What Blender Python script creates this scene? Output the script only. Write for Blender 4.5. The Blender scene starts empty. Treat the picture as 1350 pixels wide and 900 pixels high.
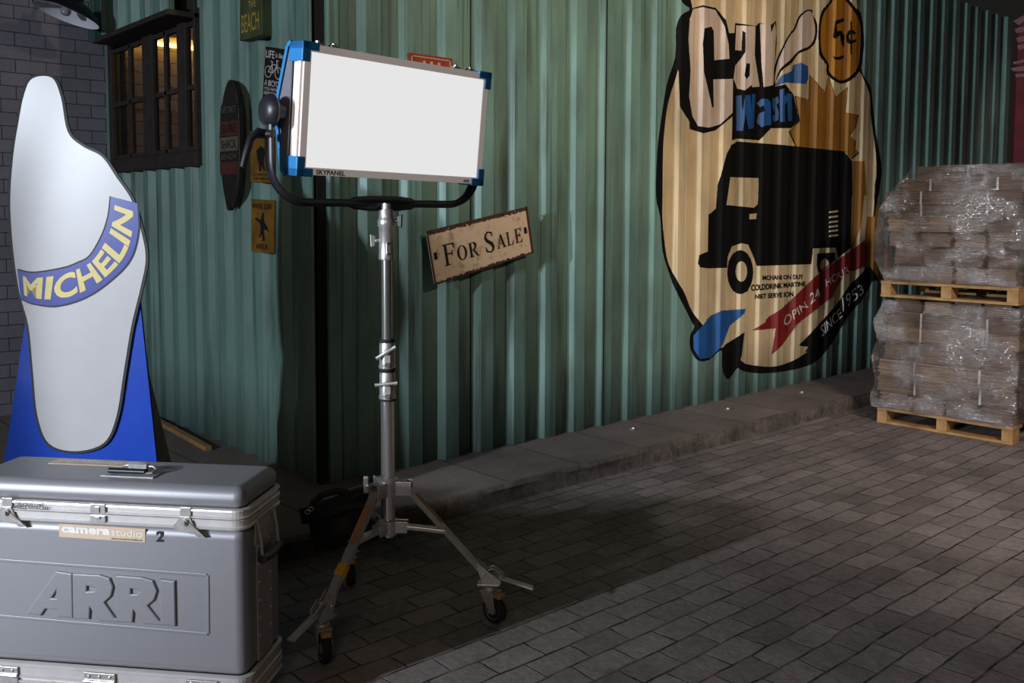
import bpy, bmesh, math, random
from math import sin, cos, pi, radians, sqrt
from mathutils import Vector as V, Matrix as Mx, noise
random.seed(7)
sc = bpy.context.scene
COL = sc.collection
# ------------------------------------------------------------ camera model
F_, CX, CY, H = 1238., 675., 370., 1.28
YAW, PIT, ROLL = radians(41.9), radians(4.0), radians(0.2)
FW = V((sin(YAW)*cos(PIT), cos(YAW)*cos(PIT), -sin(PIT)))
RT = V((cos(YAW), -sin(YAW), 0)); UP = V((sin(YAW)*sin(PIT), cos(YAW)*sin(PIT), cos(PIT)))
def ray(px, py):
    x = (px-CX)/F_; y = -(py-CY)/F_
    x, y = x*cos(ROLL)-y*sin(ROLL), x*sin(ROLL)+y*cos(ROLL)
    return FW + RT*x + UP*y
def on(px, py, ax, v):               # point of the axis-aligned plane (ax = v) seen at photo pixel
    d = ray(px, py); o = V((0, 0, H)); return o + d*((v-o[ax])/d[ax])
def LD(lat, dep, z=0):               # lateral / depth (horizontal camera frame) -> world
    return V((lat*cos(YAW)+dep*sin(YAW), -lat*sin(YAW)+dep*cos(YAW), z))
YW, XC, YB, ZS, HW = 3.58, 2.095, 6.10, .085, 3.15
cam = bpy.data.objects.new('camera', bpy.data.cameras.new('camera')); COL.objects.link(cam)
rot = Mx((RT, UP, -FW)).transposed() @ Mx.Rotation(ROLL, 3, 'Z')
cam.matrix_world = Mx.Translation((0, 0, H)) @ rot.to_4x4()
cam.data.sensor_width = 36; cam.data.lens = F_*36/1350; cam.data.shift_y = -80/1350
cam.data.clip_start = .05
sc.camera = cam
sc.view_settings.view_transform = 'Standard'; sc.view_settings.look = 'None'
sc.view_settings.exposure = 0; sc.view_settings.gamma = 1
# ------------------------------------------------------------ materials
def lin(c): return tuple((x/255/12.92 if x/255 <= .04045 else ((x/255+.055)/1.055)**2.4) for x in c)
class NT:
    def __init__(s, name):
        s.m = bpy.data.materials.new(name); s.m.use_nodes = True
        s.t = s.m.node_tree; s.n = s.t.nodes; s.l = s.t.links
        s.b = s.n['Principled BSDF']; s.out = s.n['Material Output']
    def new(s, ty, **kw):
        n = s.n.new(ty)
        for k, v in kw.items():
            if hasattr(n, k): setattr(n, k, v)
        return n
    def set(s, n, **kw):
        for k, v in kw.items():
            i = n.inputs[k.replace('_', ' ')] if not k.startswith('i') or not k[1:].isdigit() else n.inputs[int(k[1:])]
            if hasattr(v, 'is_linked') or isinstance(v, bpy.types.NodeSocket): s.l.new(v, i)
            else: i.default_value = v
        return n
    def coord(s, scale=(1, 1, 1), obj=False):
        if obj: src = s.new('ShaderNodeTexCoord').outputs['Object']
        else: src = s.new('ShaderNodeNewGeometry').outputs['Position']
        mp = s.new('ShaderNodeMapping'); s.l.new(src, mp.inputs[0]); mp.inputs['Scale'].default_value = scale
        return mp.outputs[0]
    def noise(s, co, scale=5, detail=4, rough=.6):
        n = s.new('ShaderNodeTexNoise'); s.l.new(co, n.inputs['Vector'])
        n.inputs['Scale'].default_value = scale; n.inputs['Detail'].default_value = detail; n.inputs['Roughness'].default_value = rough
        return n.outputs['Fac']
    def ramp(s, f, stops):
        r = s.new('ShaderNodeValToRGB'); s.l.new(f, r.inputs[0]); e = r.color_ramp.elements
        while len(e) < len(stops): e.new(.5)
        for i, (p, c) in enumerate(stops):
            e[i].position = p; e[i].color = (c, c, c, 1) if not isinstance(c, tuple) else (*c[:3], 1)
        return r.outputs[0]
    def mix(s, f, a, b, mode='MIX'):
        m = s.new('ShaderNodeMix'); m.data_type = 'RGBA'; m.blend_type = mode
        for i, v in ((0, f), (6, a), (7, b)):
            if isinstance(v, bpy.types.NodeSocket): s.l.new(v, m.inputs[i])
            else: m.inputs[i].default_value = v if i == 0 else (*v[:3], 1)
        return m.outputs[2]
    def bump(s, h, st=.3, dist=.01):
        b = s.new('ShaderNodeBump'); s.l.new(h, b.inputs['Height']); b.inputs['Strength'].default_value = st; b.inputs['Distance'].default_value = dist
        s.l.new(b.outputs[0], s.b.inputs['Normal']); return b
    def base(s, c=None, rough=.6, metal=0, spec=.5):
        if c is not None:
            if isinstance(c, bpy.types.NodeSocket): s.l.new(c, s.b.inputs['Base Color'])
            else: s.b.inputs['Base Color'].default_value = (*c[:3], 1)
        if isinstance(rough, bpy.types.NodeSocket): s.l.new(rough, s.b.inputs['Roughness'])
        else: s.b.inputs['Roughness'].default_value = rough
        s.b.inputs['Metallic'].default_value = metal; s.b.inputs['Specular IOR Level'].default_value = spec
        return s
def simple(name, rgb, rough=.5, metal=0, var=.25, scale=30, bump=0, spec=.5):
    t = NT(name); c = lin(rgb); co = t.coord(obj=True)
    n = t.noise(co, scale, 5)
    col = t.mix(1, c, t.ramp(n, [(.3, 1-var), (.7, 1+0*var)]), 'MULTIPLY')
    t.base(col, rough, metal, spec)
    if bump: t.bump(n, bump, .002)
    return t.m
def grime_and_shade(t, col, stain=1.0, fine=1.0):
    """vertical streaks, brown drips and painted shade at the foot, shared by everything painted on the corrugated sheets (world x/y, stretched in z)"""
    f1 = t.noise(t.coord((1, 1, .012)), 42, 2, .6)
    col = t.mix(1, col, t.ramp(f1, [(.34, 1-.38*fine), (.42, 1)]), 'MULTIPLY')
    f2 = t.noise(t.coord((1, 1, .09)), 9, 4, .55)
    col = t.mix(t.ramp(f2, [(.56, 0), (.76, .85*stain)]), col, lin((48, 36, 22)))
    f3 = t.noise(t.coord((1, 1, .35)), 3.2, 5, .6)
    col = t.mix(1, col, t.ramp(f3, [(.3, .6), (.6, 1.05)]), 'MULTIPLY')
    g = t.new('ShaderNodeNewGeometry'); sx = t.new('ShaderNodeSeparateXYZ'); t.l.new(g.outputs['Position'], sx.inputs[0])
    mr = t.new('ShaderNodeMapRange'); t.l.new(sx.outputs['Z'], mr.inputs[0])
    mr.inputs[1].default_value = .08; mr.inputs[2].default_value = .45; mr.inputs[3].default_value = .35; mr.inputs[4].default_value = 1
    col = t.mix(1, col, mr.outputs[0], 'MULTIPLY')  # colour darkened towards the foot, as shade painted in
    return col, f1
def paint(name, rgb, rough=.55, stain=1., fine=1.):
    t = NT(name); col, f = grime_and_shade(t, t.mix(0, lin(rgb), lin(rgb)), stain, fine)
    t.base(col, rough); t.bump(f, .25, .004); return t.m
M = {}
M['teal'] = paint('teal_paint', (120, 154, 143), .5, 1.0)
M['tealdark'] = paint('dark_teal_paint', (60, 95, 90), .5)
M['cream'] = paint('cream_wall_paint', (226, 202, 160), .6, .55, .6)
M['pinkcream'] = paint('pale_wall_paint', (226, 204, 186), .6, .4, .6)
M['ink'] = paint('black_wall_paint', (13, 12, 12), .8, .05, .2); M['ink'].node_tree.nodes['Principled BSDF'].inputs['Specular IOR Level'].default_value = .2
M['amber'] = paint('amber_wall_paint', (186, 122, 28), .55, .6, .7)
M['ochre'] = paint('ochre_wall_paint', (166, 112, 36), .6, .5, .7)
M['bluew'] = paint('blue_wall_paint', (32, 92, 158), .5, .2, .5)
M['redw'] = paint('red_wall_paint', (140, 34, 34), .55, .2, .5)
M['chalk'] = paint('white_letter_paint', (225, 215, 205), .6, .2, .4)
M['black'] = simple('black_plastic', (26, 26, 29), .42, 0, .2, 40)
M['yoke'] = simple('black_coated_metal', (40, 38, 44), .4, .2, .2, 40)
M['rubber'] = simple('rubber', (20, 20, 20), .8)
M['chrome'] = simple('chrome', (225, 220, 214), .2, .92, .1, 20)
M['steel'] = simple('brushed_steel', (214, 210, 206), .32, .75, .25, 60, .05)
M['dullsteel'] = simple('dull_steel', (186, 180, 174), .42, .6, .3, 60, .1)
M['alu'] = simple('aluminium', (226, 220, 216), .38, .55, .15, 12)
M['skyblue'] = simple('blue_plastic', (44, 128, 190), .45, 0, .1)
M['skygrey'] = simple('grey_plastic', (118, 116, 126), .5, 0, .1)
M['skyframe'] = simple('frame_aluminium_glow', (236, 222, 216), .45, .0, .08)
_b = M['skyframe'].node_tree.nodes['Principled BSDF']; _b.inputs['Emission Color'].default_value = (.9, .8, .76, 1); _b.inputs['Emission Strength'].default_value = .17  # faint emission added, imitating diffuser light spilling onto the frame
M['case'] = simple('grey_shell', (142, 140, 143), .45, .3, .1, 350, .12)
M['letterblk'] = simple('black_print', (18, 18, 20), .6)
M['white'] = simple('white_print', (232, 228, 222), .6)
M['sticker'] = simple('tan_sticker', (205, 178, 152), .5, 0, .1)
M['boardwhite'] = simple('glossy_white_board', (182, 178, 178), .3, 0, .06, 8)
M['boardblue'] = simple('glossy_blue_board', (26, 66, 170), .3, 0, .15, 8)
M['sash'] = simple('indigo_print', (58, 66, 142), .3, 0, .12, 12)
M['gold'] = simple('pale_gold_print', (205, 184, 104), .4, 0, .15, 20)
M['edgeboard'] = simple('board_edge', (150, 140, 130), .7)
M['wood'] = simple('pale_pine', (190, 146, 92), .7, 0, .45, 14, .2)
M['woodd'] = simple('dark_timber', (60, 52, 46), .65, 0, .5, 18, .3)
M['card'] = None
M['strap'] = simple('white_strap', (205, 200, 195), .4)
M['bag'] = simple('black_nylon', (13, 13, 15), .75, 0, .3, 60, .2)
M['tape'] = simple('yellow_tape', (214, 158, 30), .5)
M['tan'] = simple('tan_tape', (176, 128, 92), .6, 0, .5, 60)
M['brass'] = simple('brass_pedal', (190, 140, 80), .4, .3)
M['enamel'] = simple('white_enamel', (235, 235, 245), .4, 0, .1)
M['bulb'] = simple('bulb_glass', (150, 150, 165), .15, 0, .05)
M['darkmetal'] = simple('dark_metal', (30, 29, 30), .5, .3, .3)
M['redsign'] = simple('red_sign_enamel', (170, 62, 48), .5, 0, .4, 25)
M['creampr'] = simple('cream_print', (215, 190, 150), .6)
M['yelsign'] = simple('yellow_sign_enamel', (150, 108, 34), .5, 0, .55, 9)
M['greensign'] = simple('olive_sign_board', (84, 92, 60), .6, 0, .5, 12)
M['yelprint'] = simple('yellow_print', (200, 168, 70), .6)
M['blacksign'] = simple('black_sign_board', (30, 26, 25), .6, 0, .4)
M['rim'] = simple('rust_eaten_rim', (92, 56, 42), .7, 0, .7, 30, .2)
M['rust'] = simple('rusty_brown_band', (96, 52, 38), .6, 0, .5, 25)
M['surfdark'] = simple('dark_surfboard_wood', (44, 38, 32), .55, 0, .5, 25)
M['surfgrey'] = simple('grey_band', (112, 104, 90), .6, 0, .4, 25)
M['maroon'] = simple('maroon_container_paint', (128, 16, 34), .6, 0, .5, 6)
M['pinkmark'] = simple('worn_pale_paint', (170, 120, 120), .7, 0, .5, 30)
M['interior'] = simple('interior_plaster', (150, 120, 85), .8)
def m_emit(name, rgb, st):
    t = NT(name); e = t.new('ShaderNodeEmission'); e.inputs[0].default_value = (*lin(rgb), 1); e.inputs[1].default_value = st
    t.l.new(e.outputs[0], t.out.inputs[0]); return t.m
M['led'] = m_emit('led_diffuser', (230, 230, 230), 1.0)
M['tube'] = m_emit('tube_lamp', (255, 196, 96), 14)
def m_glass():
    t = NT('window_glass'); tr = t.new('ShaderNodeBsdfTransparent'); gl = t.new('ShaderNodeBsdfGlossy'); gl.inputs['Roughness'].default_value = .08
    tr.inputs[0].default_value = (.82, .78, .72, 1); mx = t.new('ShaderNodeMixShader'); mx.inputs[0].default_value = .07
    t.l.new(tr.outputs[0], mx.inputs[1]); t.l.new(gl.outputs[0], mx.inputs[2]); t.l.new(mx.outputs[0], t.out.inputs[0]); return t.m
M['glass'] = m_glass()
def m_film():
    t = NT('stretch_film')
    def rc(scale, rot):
        tc = t.new('ShaderNodeTexCoord'); mp = t.new('ShaderNodeMapping'); t.l.new(tc.outputs['Object'], mp.inputs[0])
        mp.inputs['Scale'].default_value = scale; mp.inputs['Rotation'].default_value = rot; return mp.outputs[0]
    n = t.noise(rc((14, 4, 40), (radians(38), 0, 0)), 1, 4, .65); n3 = t.noise(t.coord(obj=True), 30, 4, .7)
    n2 = t.noise(t.coord((1, 1.2, 1.8), obj=True), 3.2, 4, .6)
    ad = t.new('ShaderNodeMath', operation='MULTIPLY_ADD'); t.l.new(n3, ad.inputs[0]); ad.inputs[1].default_value = .5; t.l.new(n, ad.inputs[2])
    bp = t.new('ShaderNodeBump'); t.l.new(ad.outputs[0], bp.inputs['Height']); bp.inputs['Strength'].default_value = 1; bp.inputs['Distance'].default_value = .045
    tr = t.new('ShaderNodeBsdfTransparent'); gl = t.new('ShaderNodeBsdfGlossy'); gl.inputs['Roughness'].default_value = .13
    gl.inputs[0].default_value = (1, .97, .98, 1); t.l.new(bp.outputs[0], gl.inputs['Normal'])
    df = t.new('ShaderNodeBsdfDiffuse'); df.inputs[0].default_value = (*lin((176, 160, 152)), 1); t.l.new(bp.outputs[0], df.inputs['Normal'])
    a = t.new('ShaderNodeMixShader'); t.l.new(t.ramp(n2, [(.45, .08), (.58, .85)]), a.inputs[0]); t.l.new(tr.outputs[0], a.inputs[1]); t.l.new(gl.outputs[0], a.inputs[2])
    b = t.new('ShaderNodeMixShader'); b.inputs[0].default_value = .07; t.l.new(a.outputs[0], b.inputs[1]); t.l.new(df.outputs[0], b.inputs[2])
    t.l.new(b.outputs[0], t.out.inputs[0]); return t.m
M['film'] = m_film()
def m_card():
    t = NT('cardboard'); w = t.new('ShaderNodeTexWave'); w.bands_direction = 'Z'; w.wave_type = 'BANDS'
    co = t.coord(obj=True); t.l.new(co, w.inputs[0]); w.inputs['Scale'].default_value = 42; w.inputs['Distortion'].default_value = 1.2; w.inputs['Detail'].default_value = 2
    n = t.noise(t.coord((1, 1, 6), obj=True), 9, 5, .6)
    c = t.mix(t.ramp(w.outputs['Fac'], [(.15, 0), (.6, 1)]), lin((76, 56, 42)), lin((178, 146, 114)))
    c = t.mix(1, c, t.ramp(n, [(.3, .5), (.65, 1)]), 'MULTIPLY')
    oi = t.new('ShaderNodeObjectInfo'); c = t.mix(1, c, t.ramp(oi.outputs['Random'], [(0, .45), (.5, .8), (1, 1.15)]), 'MULTIPLY')
    t.base(c, .8); t.bump(w.outputs['Fac'], .5, .004); return t.m
M['card'] = m_card()
M['cardtop'] = simple('cardboard_face', (176, 142, 112), .8, 0, .35, 8)
def m_pavers():
    t = NT('stone_pavers'); co = t.coord()
    nz = t.new('ShaderNodeTexNoise'); t.l.new(co, nz.inputs['Vector']); nz.inputs['Scale'].default_value = 5; nz.inputs['Detail'].default_value = 4
    ad = t.new('ShaderNodeVectorMath', operation='MULTIPLY_ADD'); t.l.new(nz.outputs['Color'], ad.inputs[0]); ad.inputs[1].default_value = (.045, .026, 0); t.l.new(co, ad.inputs[2])
    of = t.new('ShaderNodeVectorMath', operation='ADD'); t.l.new(ad.outputs[0], of.inputs[0]); of.inputs[1].default_value = (3.93, 9.975, 0)
    br = t.new('ShaderNodeTexBrick'); t.l.new(of.outputs[0], br.inputs[0]); br.offset = .5; br.squash = 1
    t.set(br, Scale=1., Mortar_Size=.0042, Mortar_Smooth=.5, Bias=0., Brick_Width=.176, Row_Height=.1)
    br.inputs['Color1'].default_value = (*lin((148, 136, 131)), 1); br.inputs['Color2'].default_value = (*lin((124, 113, 109)), 1)
    t.l.new(t.mix(t.ramp(t.noise(co, 9, 3), [(.4, 0), (.6, 1)]), lin((44, 38, 36)), lin((112, 102, 98))), br.inputs['Mortar'])
    n1 = t.noise(co, 2.2, 6, .65); n2 = t.noise(co, 38, 8, .7); n3 = t.noise(co, 6, 4, .6)
    c = t.mix(1, br.outputs['Color'], t.ramp(n1, [(.3, .62), (.62, 1.1)]), 'MULTIPLY')
    c = t.mix(1, c, t.ramp(n2, [(.3, .72), (.6, 1.05)]), 'MULTIPLY')
    c = t.mix(t.ramp(n3, [(.62, 0), (.78, .5)]), c, lin((66, 60, 58)))
    t.base(c, t.ramp(n2, [(.3, .75), (.7, .5)]), 0, .35)
    inv = t.new('ShaderNodeMath', operation='SUBTRACT'); inv.inputs[0].default_value = 1; t.l.new(br.outputs['Fac'], inv.inputs[1])
    m2 = t.new('ShaderNodeMath', operation='MULTIPLY_ADD'); t.l.new(n3, m2.inputs[0]); m2.inputs[1].default_value = .9; t.l.new(inv.outputs[0], m2.inputs[2])
    m3 = t.new('ShaderNodeMath', operation='MULTIPLY_ADD'); t.l.new(n2, m3.inputs[0]); m3.inputs[1].default_value = .35; t.l.new(m2.outputs[0], m3.inputs[2])
    t.bump(m3.outputs[0], .65, .012); return t.m
M['pavers'] = m_pavers()
def m_slab():
    t = NT('sidewalk_slabs'); co = t.coord()
    br = t.new('ShaderNodeTexBrick'); t.l.new(co, br.inputs[0]); br.offset = 0
    t.set(br, Scale=1., Mortar_Size=.004, Mortar_Smooth=.3, Brick_Width=.46, Row_Height=20.)
    br.inputs['Color1'].default_value = (*lin((140, 126, 118)), 1); br.inputs['Color2'].default_value = (*lin((124, 112, 106)), 1); br.inputs['Mortar'].default_value = (*lin((52, 46, 42)), 1)
    n1 = t.noise(co, 3, 6, .65); n2 = t.noise(co, 60, 8, .75)
    c = t.mix(1, br.outputs['Color'], t.ramp(n1, [(.3, .7), (.65, 1.1)]), 'MULTIPLY')
    c = t.mix(1, c, t.ramp(n2, [(.3, .7), (.6, 1.05)]), 'MULTIPLY')
    t.base(c, .75, 0, .3); t.bump(n2, .5, .006); return t.m
M['slab'] = m_slab()
def m_kerb():
    t = NT('rough_kerb_stone'); co = t.coord(); n1 = t.noise(co, 14, 8, .75); n2 = t.noise(co, 4, 4)
    c = t.mix(t.ramp(n1, [(.35, 0), (.7, 1)]), lin((88, 80, 72)), lin((150, 136, 124)))
    c = t.mix(1, c, t.ramp(n2, [(.35, .6), (.65, 1)]), 'MULTIPLY'); t.base(c, .85, 0, .2); t.bump(n1, 1, .02); return t.m
M['kerb'] = m_kerb()
def m_brick():
    t = NT('grey_block_wall'); g = t.new('ShaderNodeNewGeometry'); s = t.new('ShaderNodeSeparateXYZ'); t.l.new(g.outputs['Position'], s.inputs[0])
    cb = t.new('ShaderNodeCombineXYZ'); t.l.new(s.outputs['X'], cb.inputs[0]); t.l.new(s.outputs['Z'], cb.inputs[1])
    ad = t.new('ShaderNodeVectorMath', operation='ADD'); t.l.new(cb.outputs[0], ad.inputs[0]); ad.inputs[1].default_value = (8.02, .004, 0)
    br = t.new('ShaderNodeTexBrick'); t.l.new(ad.outputs[0], br.inputs[0]); br.offset = .5
    t.set(br, Scale=1., Mortar_Size=.0022, Mortar_Smooth=.2, Brick_Width=.168, Row_Height=.078)
    br.inputs['Color1'].default_value = (*lin((136, 133, 143)), 1); br.inputs['Color2'].default_value = (*lin((126, 124, 134)), 1); br.inputs['Mortar'].default_value = (*lin((44, 42, 48)), 1)
    n = t.noise(t.coord(), 2, 5, .6); n2 = t.noise(t.coord(), 40, 5, .7)
    c = t.mix(1, br.outputs['Color'], t.ramp(n, [(.3, .75), (.7, 1.05)]), 'MULTIPLY')
    c = t.mix(1, c, t.ramp(n2, [(.3, .85), (.7, 1.05)]), 'MULTIPLY'); t.base(c, .7, 0, .3)
    inv = t.new('ShaderNodeMath', operation='SUBTRACT'); inv.inputs[0].default_value = 1; t.l.new(br.outputs['Fac'], inv.inputs[1])
    t.bump(inv.outputs[0], .5, .004); return t.m
M['brick'] = m_brick()
def m_forsale():
    t = NT('stained_cream_enamel'); co = t.coord(obj=True); n = t.noise(co, 14, 6, .7); n2 = t.noise(co, 45, 4, .7)
    c = t.mix(t.ramp(n, [(.52, 0), (.72, .85)]), lin((226, 196, 160)), lin((120, 84, 46)))
    c = t.mix(t.ramp(n2, [(.68, 0), (.75, .8)]), c, lin((60, 40, 28))); t.base(c, .5); return t.m
M['forsale'] = m_forsale()
# ------------------------------------------------------------ mesh builder
class MB:
    def __init__(s): s.bm = bmesh.new()
    def hexa(s, c8):
        v = [s.bm.verts.new(p) for p in c8]
        for f in ((0, 3, 2, 1), (4, 5, 6, 7), (0, 1, 5, 4), (1, 2, 6, 5), (2, 3, 7, 6), (3, 0, 4, 7)): s.bm.faces.new([v[i] for i in f])
        return s
    def box(s, a, b, m=None):
        x0, y0, z0 = a; x1, y1, z1 = b; m = m or Mx.Identity(4)
        return s.hexa([m @ V(p) for p in ((x0, y0, z0), (x1, y0, z0), (x1, y1, z0), (x0, y1, z0), (x0, y0, z1), (x1, y0, z1), (x1, y1, z1), (x0, y1, z1))])
    def bar(s, p, q, w, h, up=(0, 0, 1)):       # box beam from p to q
        p, q = V(p), V(q); d = (q-p).normalized(); r = d.cross(V(up)).normalized(); u = r.cross(d)
        c = [p-r*w/2-u*h/2, p+r*w/2-u*h/2, p+r*w/2+u*h/2, p-r*w/2+u*h/2]
        return s.hexa(c+[x+(q-p) for x in c])
    def tube(s, pts, r, n=14, cap=True, flat=None):
        pts = [V(p) for p in pts]; rs = r if isinstance(r, (list, tuple)) else [r]*len(pts); rings = []
        d0 = (pts[1]-pts[0]).normalized(); a = d0.orthogonal().normalized() if flat is None else V(flat[2]).normalized()
        for i, p in enumerate(pts):
            d = ((pts[min(i+1, len(pts)-1)]-p).normalized()+(p-pts[max(i-1, 0)]).normalized()).normalized() if 0 < i < len(pts)-1 else ((pts[1]-pts[0]) if i == 0 else (pts[-1]-pts[-2])).normalized()
            a = (a-d*a.dot(d)).normalized(); b = d.cross(a); ka, kb = (1, 1) if flat is None else flat[:2]
            rings.append([s.bm.verts.new(p+a*cos(2*pi*k/n)*rs[i]*ka+b*sin(2*pi*k/n)*rs[i]*kb) for k in range(n)])
        for A, B in zip(rings, rings[1:]):
            for k in range(n): s.bm.faces.new((A[k], A[(k+1) % n], B[(k+1) % n], B[k]))
        if cap: s.bm.faces.new(rings[0][::-1]); s.bm.faces.new(rings[-1])
        return s
    def cyl(s, p, q, r, r2=None, n=24): return s.tube([p, q], [r, r if r2 is None else r2], n)
    def lathe(s, prof, o=(0, 0, 0), ax=(0, 0, 1), n=32):
        ax = V(ax).normalized(); a = ax.orthogonal().normalized(); b = ax.cross(a); o = V(o); rings = []
        for r, h in prof: rings.append([s.bm.verts.new(o+ax*h+(a*cos(2*pi*k/n)+b*sin(2*pi*k/n))*max(r, 1e-4)) for k in range(n)])
        for A, B in zip(rings, rings[1:]):
            for k in range(n): s.bm.faces.new((A[k], A[(k+1) % n], B[(k+1) % n], B[k]))
        s.bm.faces.new(rings[0][::-1]); s.bm.faces.new(rings[-1]); return s
    def prism(s, poly, off):                     # closed polygon of 3D points extruded by off
        off = V(off); a = [s.bm.verts.new(V(p)) for p in poly]; b = [s.bm.verts.new(V(p)+off) for p in poly]; n = len(a)
        f = [s.bm.faces.new(a), s.bm.faces.new(b[::-1])]
        for k in range(n): s.bm.faces.new((a[(k+1) % n], a[k], b[k], b[(k+1) % n]))
        return s
    def grid(s, rows):
        vs = [[s.bm.verts.new(p) for p in r] for r in rows]
        for A, B in zip(vs, vs[1:]):
            for k in range(len(A)-1): s.bm.faces.new((A[k], A[k+1], B[k+1], B[k]))
        return s
    def add(s, verts, faces):
        vs = [s.bm.verts.new(v) for v in verts]
        for f in faces:
            try: s.bm.faces.new([vs[i] for i in f])
            except ValueError: pass
        return s
    def build(s, name, mat, parent=None, bevel=0, seg=2, smooth=False, world=False, subd=0, fix=True, inf=None):
        """world=True: vertices were given in world space.  Otherwise in the parent's frame."""
        bm = s.bm
        if inf is not None: bm.transform(PM[inf.name]); world = True
        if fix: bmesh.ops.recalc_face_normals(bm, faces=bm.faces)
        if parent is not None and world:
            bm.transform(PM[parent.name].inverted())
        c = V((0, 0, 0))
        if len(bm.verts):
            lo = V([min(v.co[i] for v in bm.verts) for i in range(3)]); hi = V([max(v.co[i] for v in bm.verts) for i in range(3)])
            c = (lo+hi)/2
            if parent is None: c.z = lo.z
        bm.transform(Mx.Translation(-c))
        me = bpy.data.meshes.new(name); bm.to_mesh(me); bm.free()
        if smooth:
            for p in me.polygons: p.use_smooth = True
            me.set_sharp_from_angle(angle=radians(38))
        o = bpy.data.objects.new(name, me); COL.objects.link(o); o.location = c
        me.materials.append(M[mat] if isinstance(mat, str) else mat)
        if parent is not None: o.parent = parent; PM[o.name] = PM[parent.name] @ Mx.Translation(c)
        else: PM[o.name] = Mx.Translation(c)
        if bevel:
            b = o.modifiers.new('bevel', 'BEVEL'); b.width = bevel; b.segments = seg; b.limit_method = 'ANGLE'; b.angle_limit = radians(40); b.harden_normals = False
        if subd: o.modifiers.new('s', 'SUBSURF').render_levels = subd; o.modifiers['s'].levels = subd
        if smooth == 'auto' or (bevel and seg > 2):
            for p in me.polygons: p.use_smooth = True
            w = o.modifiers.new('w', 'WEIGHTED_NORMAL')
        return o
PM = {}
def tag(o, label=None, cat=None, group=None, kind=None):
    if label: o['label'] = label
    if cat: o['category'] = cat
    if group: o['group'] = group
    if kind: o['kind'] = kind
    return o
def thing(name, label, cat, mat=None, group=None, kind=None):
    o = bpy.data.objects.new(name, None); COL.objects.link(o); o.empty_display_size = .1
    o.matrix_world = mat or Mx.Identity(4); PM[o.name] = o.matrix_world.copy()
    return tag(o, label, cat, group, kind)
def frame(o, x, y): # matrix with origin o, x axis x, y axis y
    x = V(x).normalized(); z = x.cross(V(y)).normalized(); y = z.cross(x)
    m = Mx((x, y, z)).transposed().to_4x4(); m.translation = V(o); return m
def copy_thing(o, parent=None):
    c = o.copy(); COL.objects.link(c)
    if parent is not None: c.parent = parent
    for ch in [x for x in bpy.data.objects if x.parent == o]: copy_thing(ch, c)
    return c
# ------------------------------------------------------------ 2-D lettering
def curve_mesh(cu):
    ob = bpy.data.objects.new('tmp', cu); COL.objects.link(ob)
    dg = bpy.context.evaluated_depsgraph_get(); dg.update()
    me = bpy.data.meshes.new_from_object(ob.evaluated_get(dg))
    vs = [v.co.copy() for v in me.vertices]; fs = [list(p.vertices) for p in me.polygons]
    bpy.data.objects.remove(ob); bpy.data.curves.remove(cu); bpy.data.meshes.remove(me)
    return vs, fs
def text_flat(s, bold=0., res=3, spacing=1., extrude=0., bevel=0.):
    cu = bpy.data.curves.new('t', 'FONT'); cu.body = s; cu.offset = bold; cu.resolution_u = res; cu.space_character = spacing
    cu.extrude = extrude; cu.bevel_depth = bevel; cu.size = 1; cu.fill_mode = 'FRONT' if not extrude else 'BOTH'
    vs, fs = curve_mesh(cu)
    x0 = min(v.x for v in vs); x1 = max(v.x for v in vs); y0 = min(v.y for v in vs); y1 = max(v.y for v in vs)
    return [V(((v.x-x0)/(x1-x0), (v.y-y0)/(y1-y0), v.z)) for v in vs], fs
def poly_flat(polys, extrude=0., bevel=0.):      # polygons with holes (even-odd), 2D
    cu = bpy.data.curves.new('p', 'CURVE'); cu.dimensions = '2D'; cu.fill_mode = 'BOTH'; cu.extrude = extrude; cu.bevel_depth = bevel; cu.bevel_resolution = 2
    for p in polys:
        s = cu.splines.new('POLY'); s.points.add(len(p)-1); s.use_cyclic_u = True
        for i, q in enumerate(p): s.points[i].co = (q[0], q[1], 0, 1)
    return curve_mesh(cu)
def quad(q, u, v):   # bilinear: q = BL, BR, TR, TL
    return (q[0]*(1-u)+q[1]*u)*(1-v)+(q[3]*(1-u)+q[2]*u)*v
def text_on(parent, s, q, mat='letterblk', bold=0., name='lettering', lift=V((0, 0, 0)), world=True, res=3, spacing=1., inf=None):
    vs, fs = text_flat(s, bold, res, spacing); q = [V(p) for p in q]
    return MB().add([quad(q, v.x, v.y)+lift for v in vs], fs).build(name, mat, parent, world=world, fix=False, inf=inf)
def smooth_poly(p, n=5):    # closed Catmull-Rom
    out = []; L = len(p)
    for i in range(L):
        a, b, c, d = [V(p[(i+k-1) % L]) for k in range(4)]
        for k in range(n):
            t = k/n; out.append(.5*((2*b)+(c-a)*t+(2*a-5*b+4*c-d)*t*t+(3*b-a-3*c+d)*t**3))
    return [tuple(x) for x in out]
# ============================================================ the setting
PER, DEP = .2225, .036
PH0 = 2.545 - .93*PER
def prof(s, per=PER):                 # inward depth of the corrugated sheet at distance s
    t = ((s) % per)/per
    if t < .36: return 0
    if t < .5: return DEP*(t-.36)/.14
    if t < .86: return DEP
    return DEP*(1-(t-.86)/.14)
def breaks(a, b, ph, per=PER):
    out = [a]; k = math.floor((a-ph)/per)
    while ph+k*per < b:
        for t in (0, .36, .5, .86):
            x = ph+(k+t)*per
            if a+1e-5 < x < b-1e-5: out.append(x)
        k += 1
    return out+[b]
def corr(mb, a, b, z0, z1, fn, ph, per=PER):   # fn(s, depth, z) -> point
    xs = breaks(a, b, ph, per)
    mb.grid([[fn(x, prof(x-ph, per), z) for x in xs] for z in (z0, z1)])
def slabbox(name, a, b, mat, label=None): return tag(MB().box(a, b).build(name, mat), kind='structure')
KY = 3.075
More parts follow.
